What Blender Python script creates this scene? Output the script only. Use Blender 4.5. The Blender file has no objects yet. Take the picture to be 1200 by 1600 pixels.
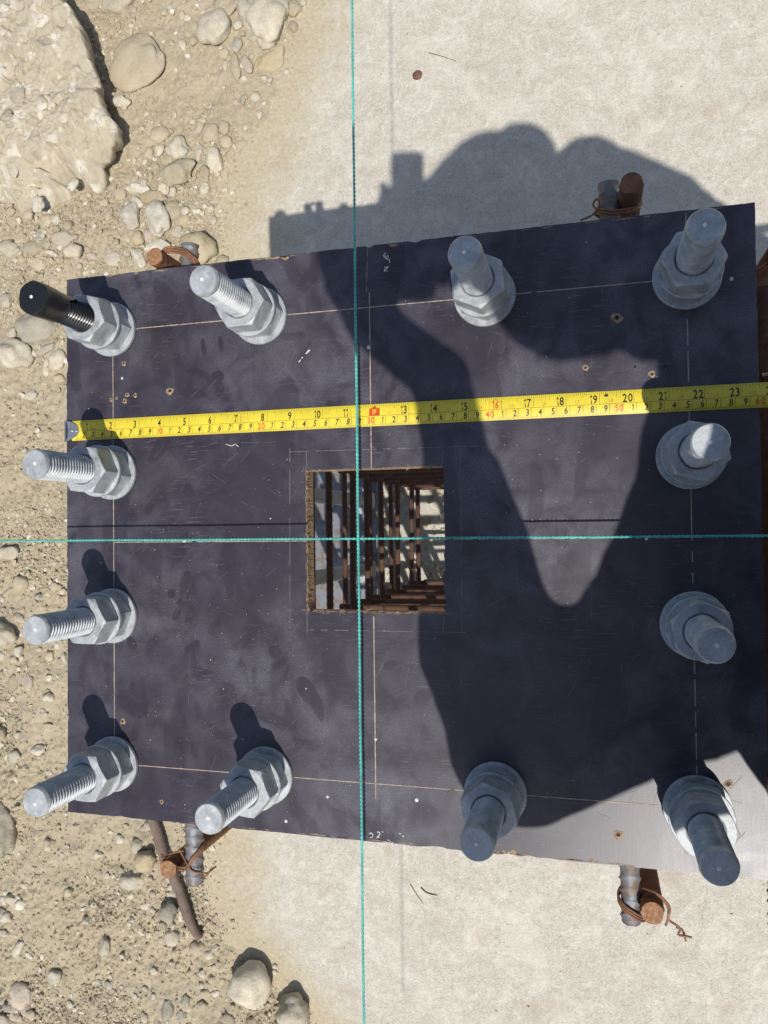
import bpy, bmesh, math, random
import numpy as np
from mathutils import Vector, Matrix, noise as mnoise

scene = bpy.context.scene
COL = scene.collection
rng = random.Random(7)
nrg = np.random.default_rng(11)

# ------------------------------------------------------------------ camera
ZB = 0.974                                   # top of the plywood template above the slab
CAM_R = np.array([[0.96526169, 0.01746171, 0.26070091],
                  [-0.01213156, 0.99968346, -0.02204078],
                  [-0.26100325, 0.01811242, 0.96516799]])
CAM_C = np.array([0.4784, 0.2613, ZB + 0.6235])
CAM_F = 1203.17
cam = bpy.data.cameras.new('camera')
cam.sensor_fit = 'HORIZONTAL'
cam.sensor_width = 36.0
cam.lens = 36.0 * CAM_F / 1200.0
cam.clip_start = 0.005
cam.clip_end = 400.0
cam_o = bpy.data.objects.new('camera', cam)
COL.objects.link(cam_o)
M = Matrix([list(CAM_R[i]) + [CAM_C[i]] for i in range(3)] + [[0, 0, 0, 1]])
cam_o.matrix_world = M
scene.camera = cam_o

# ------------------------------------------------------------------ sky, sun, exposure
SUN = Vector((0.22, -0.48, 1.0)).normalized()
world = bpy.data.worlds.new('World')
scene.world = world
world.use_nodes = True
wn = world.node_tree.nodes
wl = world.node_tree.links
wn.clear()
sky = wn.new('ShaderNodeTexSky')
sky.sky_type = 'NISHITA'
sky.sun_disc = False
sky.sun_elevation = math.asin(SUN.z)
sky.sun_rotation = math.atan2(SUN.x, SUN.y)
sky.air_density = 1.0
sky.dust_density = 1.3
sky.ozone_density = 0.9
bg = wn.new('ShaderNodeBackground')
bg.inputs['Strength'].default_value = 0.115
wo = wn.new('ShaderNodeOutputWorld')
wl.new(sky.outputs[0], bg.inputs['Color'])
wl.new(bg.outputs[0], wo.inputs['Surface'])
sun = bpy.data.lights.new('sun', 'SUN')
sun.energy = 4.2
sun.angle = math.radians(0.53)
sun.color = (1.0, 0.965, 0.905)
sun_o = bpy.data.objects.new('sun', sun)
sun_o.rotation_euler = SUN.to_track_quat('Z', 'Y').to_euler()
sun_o.location = SUN * 20
COL.objects.link(sun_o)
scene.view_settings.view_transform = 'Standard'
scene.view_settings.look = 'None'
scene.view_settings.exposure = 0.0
scene.view_settings.gamma = 1.0
scene.view_settings.use_curve_mapping = False


# ------------------------------------------------------------------ helpers
def at(u, v, z):
    """point at height z seen at photo pixel (u, v)"""
    d = CAM_R @ np.array([(u - 600) / CAM_F, -(v - 800) / CAM_F, -1.0])
    t = (z - CAM_C[2]) / d[2]
    q = CAM_C + t * d
    return Vector(q)


def tag(o, label=None, cat=None, group=None, kind=None):
    if label: o['label'] = label
    if cat: o['category'] = cat
    if group: o['group'] = group
    if kind: o['kind'] = kind
    return o


def mesh_np(name, V, F, mat=None, smooth=True):
    me = bpy.data.meshes.new(name)
    V = np.asarray(V, dtype=np.float32)
    if isinstance(F, np.ndarray):
        n, k = F.shape
        me.vertices.add(len(V)); me.vertices.foreach_set('co', V.ravel())
        me.loops.add(n * k); me.loops.foreach_set('vertex_index', F.astype(np.int32).ravel())
        me.polygons.add(n)
        me.polygons.foreach_set('loop_start', np.arange(0, n * k, k, dtype=np.int32))
        me.polygons.foreach_set('loop_total', np.full(n, k, dtype=np.int32))
        me.update(calc_edges=True)
    else:
        me.from_pydata([tuple(v) for v in V.tolist()], [], F)
        me.update()
    me.polygons.foreach_set('use_smooth', np.full(len(me.polygons), smooth, dtype=bool))
    if mat: me.materials.append(mat)
    return me


def obj(name, me, parent=None, loc=None):
    o = bpy.data.objects.new(name, me)
    COL.objects.link(o)
    if parent is not None: o.parent = parent
    if loc is not None: o.location = loc
    return o


def empty(name, loc=(0, 0, 0)):
    o = bpy.data.objects.new(name, None)
    o.empty_display_size = 0.05
    o.location = loc
    COL.objects.link(o)
    return o


class MB:
    """collects polygons of several simple shapes into one mesh"""
    def __init__(self): self.v = []; self.f = []

    def add(self, V, F):
        b = len(self.v)
        self.v += [tuple(p) for p in V]
        self.f += [tuple(i + b for i in q) for q in F]
        return self

    def build(self, name, mat, parent=None, smooth=False, loc=None):
        return obj(name, mesh_np(name, np.array(self.v), self.f, mat, smooth), parent, loc)


def box(x0, x1, y0, y1, z0, z1):
    V = [(x0, y0, z0), (x1, y0, z0), (x1, y1, z0), (x0, y1, z0), (x0, y0, z1), (x1, y0, z1), (x1, y1, z1), (x0, y1, z1)]
    F = [(3, 2, 1, 0), (4, 5, 6, 7), (0, 1, 5, 4), (1, 2, 6, 5), (2, 3, 7, 6), (3, 0, 4, 7)]
    return V, F


def sweep(P, rad, seg=8, cap=True, radfun=None):
    """tube along points P; rad is a number or a list; radfun(s, theta) multiplies it"""
    P = [Vector(p) for p in P]
    n = len(P)
    R = rad if hasattr(rad, '__len__') else [rad] * n
    V, F = [], []
    t0 = (P[1] - P[0]).normalized()
    up = Vector((0, 0, 1)) if abs(t0.z) < 0.9 else Vector((0, 1, 0))
    N = t0.cross(up).normalized()
    s = 0.0
    for i in range(n):
        if i: s += (P[i] - P[i - 1]).length
        a = P[max(i - 1, 0)]; b = P[min(i + 1, n - 1)]
        t = (b - a).normalized()
        N = (N - t * N.dot(t)).normalized()
        B = t.cross(N)
        for k in range(seg):
            th = 2 * math.pi * k / seg
            r = R[i] * (radfun(s, th) if radfun else 1.0)
            V.append(P[i] + N * (math.cos(th) * r) + B * (math.sin(th) * r))
    for i in range(n - 1):
        for k in range(seg):
            k2 = (k + 1) % seg
            F.append((i * seg + k, i * seg + k2, (i + 1) * seg + k2, (i + 1) * seg + k))
    if cap:
        F.append(tuple(range(seg - 1, -1, -1)))
        F.append(tuple((n - 1) * seg + k for k in range(seg)))
    return V, F


def smooth_path(pts, step=0.004):
    """Catmull-Rom through pts, sampled about every step"""
    P = [Vector(p) for p in pts]
    P = [P[0] * 2 - P[1]] + P + [P[-1] * 2 - P[-2]]
    out = []
    for i in range(1, len(P) - 2):
        a, b, c, d = P[i - 1], P[i], P[i + 1], P[i + 2]
        n = max(2, int((c - b).length / step))
        for k in range(n):
            t = k / n
            out.append(0.5 * ((2 * b) + (c - a) * t + (2 * a - 5 * b + 4 * c - d) * t * t + (3 * b - a - 3 * c + d) * t ** 3))
    out.append(P[-2])
    return out


def lathe(prof, seg=40, hexfun=None):
    """prof: list of (r, z) from bottom to top"""
    V, F = [], []
    for r, z in prof:
        for k in range(seg):
            th = 2 * math.pi * k / seg
            V.append((r * math.cos(th), r * math.sin(th), z))
    n = len(prof)
    for i in range(n - 1):
        for k in range(seg):
            k2 = (k + 1) % seg
            F.append((i * seg + k, i * seg + k2, (i + 1) * seg + k2, (i + 1) * seg + k))
    return V, F


# numpy value noise
_PERM = nrg.permutation(4096)


def _h(ix, iy):
    return _PERM[(_PERM[ix & 4095] + iy) & 4095] / 4095.0


def vnoise(x, y):
    ix = np.floor(x).astype(np.int64); iy = np.floor(y).astype(np.int64)
    fx = x - ix; fy = y - iy
    fx = fx * fx * fx * (fx * (fx * 6 - 15) + 10); fy = fy * fy * fy * (fy * (fy * 6 - 15) + 10)
    a = _h(ix, iy); b = _h(ix + 1, iy); c = _h(ix, iy + 1); d = _h(ix + 1, iy + 1)
    return (a + (b - a) * fx) * (1 - fy) + (c + (d - c) * fx) * fy - 0.5


def fbm(x, y, f, octv=4, gain=0.5):
    s = 0; amp = 1.0
    for o in range(octv):
        s = s + amp * vnoise(x * f + 17.3 * o, y * f - 9.1 * o)
        f *= 2.03; amp *= gain
    return s


def sstep(a, b, x):
    t = np.clip((x - a) / (b - a), 0, 1)
    return t * t * (3 - 2 * t)


# ------------------------------------------------------------------ materials
def new_mat(name):
    m = bpy.data.materials.new(name)
    m.use_nodes = True
    nt = m.node_tree
    b = nt.nodes['Principled BSDF']
    return m, nt, b


def nd(nt, t, **kw):
    n = nt.nodes.new(t)
    for k, v in kw.items():
        if k in n.inputs: n.inputs[k].default_value = v
        else: setattr(n, k, v)
    return n


def coords(nt, kind='Object'):
    tc = nt.nodes.new('ShaderNodeTexCoord')
    return tc.outputs[kind]


def noise_n(nt, vec, scale, detail=4, rough=0.55, dist=0.0):
    n = nd(nt, 'ShaderNodeTexNoise')
    n.inputs['Scale'].default_value = scale
    n.inputs['Detail'].default_value = detail
    n.inputs['Roughness'].default_value = rough
    n.inputs['Distortion'].default_value = dist
    nt.links.new(vec, n.inputs['Vector'])
    return n.outputs['Fac']


def ramp(nt, fac, stops):
    r = nt.nodes.new('ShaderNodeValToRGB')
    e = r.color_ramp.elements
    while len(e) > 1: e.remove(e[-1])
    e[0].position = stops[0][0]; e[0].color = (*stops[0][1], 1) if hasattr(stops[0][1], '__len__') else (stops[0][1],) * 3 + (1,)
    for p, c in stops[1:]:
        q = e.new(p)
        q.color = (*c, 1) if hasattr(c, '__len__') else (c, c, c, 1)
    nt.links.new(fac, r.inputs['Fac'])
    return r.outputs['Color']


def mixc(nt, fac, a, b, mode='MIX'):
    m = nt.nodes.new('ShaderNodeMix')
    m.data_type = 'RGBA'; m.blend_type = mode
    for sock, val in ((m.inputs[0], fac), (m.inputs[6], a), (m.inputs[7], b)):
        if hasattr(val, 'links') or hasattr(val, 'is_linked'): nt.links.new(val, sock)
        elif hasattr(val, '__len__'): sock.default_value = (*val, 1)
        else: sock.default_value = val
    return m.outputs[2]


def math_n(nt, op, a, b=0.0, c=None):
    m = nt.nodes.new('ShaderNodeMath'); m.operation = op
    for i, val in enumerate((a, b) if c is None else (a, b, c)):
        if hasattr(val, 'is_linked'): nt.links.new(val, m.inputs[i])
        else: m.inputs[i].default_value = val
    return m.outputs[0]


def bump(nt, b, h, strength=0.5, dist=0.002, prev=None):
    n = nt.nodes.new('ShaderNodeBump')
    n.inputs['Strength'].default_value = strength
    n.inputs['Distance'].default_value = dist
    nt.links.new(h, n.inputs['Height'])
    if prev is not None: nt.links.new(prev, n.inputs['Normal'])
    nt.links.new(n.outputs[0], b.inputs['Normal'])
    return n.outputs[0]


def set_col(nt, b, c):
    if hasattr(c, 'is_linked'): nt.links.new(c, b.inputs['Base Color'])
    else: b.inputs['Base Color'].default_value = (*c, 1)


def attr(nt, name):
    a = nt.nodes.new('ShaderNodeAttribute'); a.attribute_name = name
    return a.outputs['Fac']


def obj_random(nt):
    o = nt.nodes.new('ShaderNodeObjectInfo')
    return o.outputs['Random']


def mat_dirt():
    m, nt, b = new_mat('dry_dirt')
    v = coords(nt)
    n1 = noise_n(nt, v, 6, 5, 0.6)
    n2 = noise_n(nt, v, 70, 6, 0.65)
    n3 = noise_n(nt, v, 420, 3, 0.6)
    c = ramp(nt, n1, [(0.3, (0.325, 0.273, 0.187)), (0.55, (0.395, 0.338, 0.24)), (0.75, (0.47, 0.412, 0.302))])
    c = mixc(nt, 0.55, c, ramp(nt, n2, [(0.25, (0.255, 0.208, 0.139)), (0.5, (0.385, 0.332, 0.236)), (0.72, (0.52, 0.462, 0.352))]))
    c = mixc(nt, 0.35, c, ramp(nt, n3, [(0.3, (0.28, 0.22, 0.13)), (0.62, (0.50, 0.42, 0.28)), (0.74, (0.68, 0.61, 0.47))]))
    set_col(nt, b, c)
    b.inputs['Roughness'].default_value = 0.95
    b.inputs['Specular IOR Level'].default_value = 0.15
    p = bump(nt, b, n2, 0.6, 0.004)
    bump(nt, b, n3, 0.5, 0.0015, p)
    return m


def mat_concrete():
    m, nt, b = new_mat('weathered_concrete')
    v = coords(nt)
    w = nt.nodes.new('ShaderNodeMapping'); nt.links.new(v, w.inputs['Vector'])
    w.inputs['Scale'].default_value = (1.0, 1.0, 0.2)
    v2 = w.outputs[0]
    big = noise_n(nt, v2, 5.0, 7, 0.68, 0.7)
    mid = noise_n(nt, v2, 30, 6, 0.66, 1.4)
    fine = noise_n(nt, v2, 120, 4, 0.62, 2.4)
    tiny = noise_n(nt, v2, 420, 3, 0.65, 0.8)
    c = ramp(nt, big, [(0.30, (0.39, 0.34, 0.255)), (0.5, (0.495, 0.448, 0.355)), (0.70, (0.61, 0.57, 0.48))])
    c = mixc(nt, 0.55, c, ramp(nt, mid, [(0.34, (0.37, 0.33, 0.26)), (0.5, (0.48, 0.445, 0.375)), (0.58, (0.58, 0.55, 0.48)), (0.66, (0.74, 0.715, 0.645))]))
    c = mixc(nt, 0.38, c, ramp(nt, fine, [(0.36, (0.23, 0.195, 0.14)), (0.47, (0.49, 0.45, 0.37)), (0.60, (0.74, 0.71, 0.63))]))
    c = mixc(nt, 0.16, c, ramp(nt, tiny, [(0.3, (0.27, 0.24, 0.19)), (0.6, (0.6, 0.56, 0.48))]))
    # trowel sweeps and pale laitance patches
    tm = nt.nodes.new('ShaderNodeMapping'); nt.links.new(v, tm.inputs['Vector'])
    tm.inputs['Scale'].default_value = (9, 30, 1); tm.inputs['Rotation'].default_value = (0, 0, 0.55)
    tr = noise_n(nt, tm.outputs[0], 1.0, 5, 0.62, 0.9)
    c = mixc(nt, 0.07, c, ramp(nt, tr, [(0.36, (0.36, 0.315, 0.24)), (0.5, (0.49, 0.445, 0.355)), (0.62, (0.72, 0.685, 0.60))]))
    lp = ramp(nt, noise_n(nt, v2, 11, 6, 0.7, 1.2), [(0.50, 0.0), (0.66, 0.42)])
    c = mixc(nt, lp, c, (0.69, 0.645, 0.55))
    # hairline cracks
    cr = nt.nodes.new('ShaderNodeTexVoronoi'); cr.feature = 'DISTANCE_TO_EDGE'; cr.inputs['Scale'].default_value = 2.1
    cw = nt.nodes.new('ShaderNodeVectorMath'); cw.operation = 'ADD'
    cn = nd(nt, 'ShaderNodeTexNoise'); cn.inputs['Scale'].default_value = 7; cn.inputs['Detail'].default_value = 6
    nt.links.new(v, cn.inputs['Vector'])
    cs = nt.nodes.new('ShaderNodeVectorMath'); cs.operation = 'SCALE'; cs.inputs['Scale'].default_value = 0.22
    nt.links.new(cn.outputs['Color'], cs.inputs[0]); nt.links.new(v, cw.inputs[0]); nt.links.new(cs.outputs[0], cw.inputs[1])
    nt.links.new(cw.outputs[0], cr.inputs['Vector'])
    ck = ramp(nt, cr.outputs['Distance'], [(0.0, 0.38), (0.0028, 0.0)])
    ck = math_n(nt, 'MULTIPLY', ck, ramp(nt, noise_n(nt, v, 4, 2), [(0.5, 0.0), (0.6, 1.0)]))
    c = mixc(nt, ck, c, (0.22, 0.19, 0.15))
    # dust from the dirt beside it, a stain on the slab
    d = attr(nt, 'dust')
    dn = math_n(nt, 'ADD', d, math_n(nt, 'MULTIPLY', math_n(nt, 'SUBTRACT', noise_n(nt, v, 9, 6, 0.68, 0.6), 0.5), 1.1))
    dn = math_n(nt, 'ADD', dn, math_n(nt, 'MULTIPLY', math_n(nt, 'SUBTRACT', noise_n(nt, v, 75, 5, 0.7), 0.5), 1.0))
    dn = ramp(nt, dn, [(0.30, 0.0), (0.46, 0.28), (0.62, 0.62), (0.80, 1.0)])
    dc = ramp(nt, noise_n(nt, v, 120, 5, 0.6), [(0.3, (0.39, 0.325, 0.21)), (0.7, (0.53, 0.46, 0.325))])
    c = mixc(nt, dn, c, dc)
    # rusty little stains
    st = noise_n(nt, v, 9, 3, 0.5)
    st = ramp(nt, st, [(0.60, 0.0), (0.72, 0.45)])
    c = mixc(nt, st, c, (0.40, 0.31, 0.23))
    set_col(nt, b, c)
    b.inputs['Roughness'].default_value = 0.9
    b.inputs['Specular IOR Level'].default_value = 0.2
    p = bump(nt, b, fine, 0.42, 0.004)
    p = bump(nt, b, tiny, 0.3, 0.001, p)
    bump(nt, b, mid, 0.4, 0.006, p)
    return m


def mat_stone(name, c0, c1, c2, scale=26, mott=0.4, spots=None):
    m, nt, b = new_mat(name)
    v = coords(nt)
    r = obj_random(nt)
    vm = nt.nodes.new('ShaderNodeVectorMath'); vm.operation = 'ADD'
    cx = nt.nodes.new('ShaderNodeCombineXYZ')
    nt.links.new(math_n(nt, 'MULTIPLY', r, 13.0), cx.inputs[0])
    nt.links.new(math_n(nt, 'MULTIPLY', r, 29.0), cx.inputs[1])
    nt.links.new(v, vm.inputs[0]); nt.links.new(cx.outputs[0], vm.inputs[1])
    v = vm.outputs[0]
    n1 = noise_n(nt, v, scale, 5, 0.6, 0.4)
    n2 = noise_n(nt, v, scale * 7, 4, 0.65)
    n3 = noise_n(nt, v, scale * 24, 2, 0.6)
    c = ramp(nt, n1, [(0.3, c0), (0.52, c1), (0.72, c2)])
    c = mixc(nt, mott, c, ramp(nt, n2, [(0.32, c0), (0.66, c2)]))
    if spots is not None:
        c = mixc(nt, ramp(nt, noise_n(nt, v, scale * 1.6, 3, 0.5, 0.8), [(0.55, 0.0), (0.63, 0.85)]), c, spots)
    # dust lying on it
    c = mixc(nt, ramp(nt, noise_n(nt, v, scale * 2.3, 4, 0.6), [(0.38, 0.0), (0.64, 0.75)]), c, (0.435, 0.378, 0.275))
    hs = nt.nodes.new('ShaderNodeHueSaturation')
    nt.links.new(c, hs.inputs['Color'])
    nt.links.new(math_n(nt, 'ADD', math_n(nt, 'MULTIPLY', r, 0.3), 0.84), hs.inputs['Value'])
    set_col(nt, b, hs.outputs[0])
    b.inputs['Roughness'].default_value = 0.85
    b.inputs['Specular IOR Level'].default_value = 0.25
    p = bump(nt, b, n2, 0.6, 0.004)
    bump(nt, b, n3, 0.5, 0.0015, p)
    return m


def mat_film(amount=1.0):
    """dark phenolic film of the plywood, scuffed and dusty"""
    m, nt, b = new_mat('dark_plywood_film' if amount == 1.0 else 'wiped_plywood_film')
    v = coords(nt)
    big = noise_n(nt, v, 7, 4, 0.55, 0.6)
    mid = noise_n(nt, v, 34, 5, 0.6, 0.5)
    fine = noise_n(nt, v, 900, 2, 0.6)
    mp = nt.nodes.new('ShaderNodeMapping'); nt.links.new(v, mp.inputs['Vector'])
    mp.inputs['Scale'].default_value = (900, 40, 1)
    grain = noise_n(nt, mp.outputs[0], 1.0, 3, 0.6)
    base = ramp(nt, big, [(0.3, (0.024, 0.0185, 0.0265)), (0.7, (0.034, 0.0275, 0.0385))])
    # dust film, thin towards nothing in particular, worn away in palm-sized smudges
    d1 = ramp(nt, noise_n(nt, v, 5.5, 5, 0.6, 0.4), [(0.36, 0.12), (0.62, 1.0)])
    d2 = ramp(nt, mid, [(0.36, 0.10), (0.5, 0.55), (0.7, 1.0)])
    dust = math_n(nt, 'MULTIPLY', d1, d2)
    gr = ramp(nt, noise_n(nt, v, 1100, 3, 0.7), [(0.36, 0.35), (0.5, 0.75), (0.64, 1.6)])
    dust = math_n(nt, 'MULTIPLY', dust, gr)
    mp2 = nt.nodes.new('ShaderNodeMapping'); nt.links.new(v, mp2.inputs['Vector'])
    mp2.inputs['Scale'].default_value = (30, 13, 1); mp2.inputs['Rotation'].default_value = (0, 0, 0.9)
    sm = noise_n(nt, mp2.outputs[0], 1.0, 2, 0.45, 0.5)
    sm = ramp(nt, sm, [(0.56, 1.0), (0.61, 0.45)])
    dust = math_n(nt, 'MULTIPLY', dust, sm)
    # brushed scuffs
    mp3 = nt.nodes.new('ShaderNodeMapping'); nt.links.new(v, mp3.inputs['Vector'])
    mp3.inputs['Scale'].default_value = (60, 700, 1); mp3.inputs['Rotation'].default_value = (0, 0, -0.65)
    sc = ramp(nt, noise_n(nt, mp3.outputs[0], 1.0, 3, 0.6), [(0.57, 0.0), (0.68, 1.0)])
    sc = math_n(nt, 'MULTIPLY', sc, ramp(nt, noise_n(nt, v, 12, 3, 0.5), [(0.42, 0.0), (0.62, 0.8)]))
    dust = math_n(nt, 'MAXIMUM', dust, sc)
    dust = math_n(nt, 'MULTIPLY', dust, amount)
    c = mixc(nt, math_n(nt, 'MULTIPLY', dust, 0.62), base, (0.18, 0.173, 0.20))
    # specks of cement
    vo = nt.nodes.new('ShaderNodeTexVoronoi'); vo.feature = 'F1'; vo.inputs['Scale'].default_value = 150
    nt.links.new(v, vo.inputs['Vector'])
    sp = math_n(nt, 'LESS_THAN', vo.outputs['Distance'], 0.10)
    sp = math_n(nt, 'MULTIPLY', sp, ramp(nt, noise_n(nt, v, 15, 3, 0.6), [(0.5, 0.0), (0.66, 0.9)]))
    c = mixc(nt, math_n(nt, 'MULTIPLY', sp, 0.22), c, (0.42, 0.40, 0.37))
    set_col(nt, b, c)
    rr = math_n(nt, 'ADD', math_n(nt, 'MULTIPLY', dust, 0.10), 0.325)
    nt.links.new(math_n(nt, 'ADD', rr, math_n(nt, 'MULTIPLY', grain, 0.06)), b.inputs['Roughness'])
    b.inputs['Specular IOR Level'].default_value = 0.52
    p = bump(nt, b, grain, 0.05, 0.0003)
    bump(nt, b, fine, 0.12, 0.0003, p)
    return m


def mat_ply():
    """cut edge of the plywood with its veneers"""
    m, nt, b = new_mat('plywood_veneers')
    v = coords(nt)
    sx = nt.nodes.new('ShaderNodeSeparateXYZ'); nt.links.new(v, sx.inputs[0])
    z = math_n(nt, 'MULTIPLY', sx.outputs[2], 1.0 / 0.0028)
    z = math_n(nt, 'ADD', z, math_n(nt, 'MULTIPLY', noise_n(nt, v, 60, 3), 0.5))
    fr = math_n(nt, 'FRACT', z)
    c = ramp(nt, fr, [(0.0, (0.10, 0.06, 0.035)), (0.18, (0.36, 0.245, 0.14)), (0.55, (0.42, 0.30, 0.18)), (0.62, (0.19, 0.12, 0.07)), (0.95, (0.24, 0.155, 0.09))])
    c = mixc(nt, 0.4, c, ramp(nt, noise_n(nt, v, 300, 4, 0.7), [(0.3, (0.12, 0.075, 0.045)), (0.7, (0.5, 0.37, 0.23))]))
    set_col(nt, b, c)
    b.inputs['Roughness'].default_value = 0.9
    bump(nt, b, noise_n(nt, v, 420, 4, 0.7), 0.6, 0.001)
    return m


def mat_galv(name='galvanized_steel', tint=(0.43, 0.45, 0.455)):
    m, nt, b = new_mat(name)
    v = coords(nt)
    r = obj_random(nt)
    vm = nt.nodes.new('ShaderNodeVectorMath'); vm.operation = 'ADD'
    cx = nt.nodes.new('ShaderNodeCombineXYZ')
    nt.links.new(math_n(nt, 'MULTIPLY', r, 7.0), cx.inputs[0]); nt.links.new(math_n(nt, 'MULTIPLY', r, 3.0), cx.inputs[1])
    nt.links.new(v, vm.inputs[0]); nt.links.new(cx.outputs[0], vm.inputs[1])
    v = vm.outputs[0]
    n1 = noise_n(nt, v, 75, 5, 0.65, 0.6)
    n2 = noise_n(nt, v, 420, 4, 0.65)
    t = np.array(tint)
    c = ramp(nt, n1, [(0.28, tuple(t * 0.5)), (0.46, tuple(t * .92)), (0.54, tuple(t * 1.05)), (0.72, tuple(t * 1.35))])
    c = mixc(nt, 0.3, c, ramp(nt, n2, [(0.3, tuple(t * 0.6)), (0.7, tuple(t * 1.3))]))
    c = mixc(nt, ramp(nt, noise_n(nt, v, 150, 3, 0.6), [(0.60, 0.0), (0.72, 0.55)]), c, (0.66, 0.66, 0.64))
    set_col(nt, b, c)
    b.inputs['Metallic'].default_value = 0.40
    nt.links.new(math_n(nt, 'ADD', math_n(nt, 'MULTIPLY', n1, 0.3), 0.47), b.inputs['Roughness'])
    p = bump(nt, b, n2, 0.25, 0.0008)
    bump(nt, b, n1, 0.3, 0.0015, p)
    return m


def mat_rust(name, dark, mid, light, metal=0.0, steel=None, rough=0.8, scale=55):
    m, nt, b = new_mat(name)
    v = coords(nt)
    n1 = noise_n(nt, v, scale, 5, 0.65, 0.4)
    n2 = noise_n(nt, v, 520, 4, 0.7)
    c = ramp(nt, n1, [(0.3, dark), (0.5, mid), (0.72, light)])
    c = mixc(nt, 0.4, c, ramp(nt, n2, [(0.32, dark), (0.68, light)]))
    if steel is not None:
        f = ramp(nt, noise_n(nt, v, 90, 4, 0.6), [(0.44, 1.0), (0.60, 0.15)])
        c = mixc(nt, f, c, steel)
        nt.links.new(math_n(nt, 'MULTIPLY', f, 0.4), b.inputs['Metallic'])
    set_col(nt, b, c)
    b.inputs['Roughness'].default_value = rough
    bump(nt, b, n2, 0.5, 0.0008)
    return m


def mat_plain(name, c, rough=0.6, var=0.12, scale=80, metal=0.0, spec=0.5):
    m, nt, b = new_mat(name)
    v = coords(nt)
    n = noise_n(nt, v, scale, 4, 0.6)
    k = np.array(c)
    set_col(nt, b, ramp(nt, n, [(0.3, tuple(k * (1 - var))), (0.7, tuple(np.minimum(k * (1 + var), 1)))]))
    b.inputs['Roughness'].default_value = rough
    b.inputs['Metallic'].default_value = metal
    b.inputs['Specular IOR Level'].default_value = spec
    return m


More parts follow.
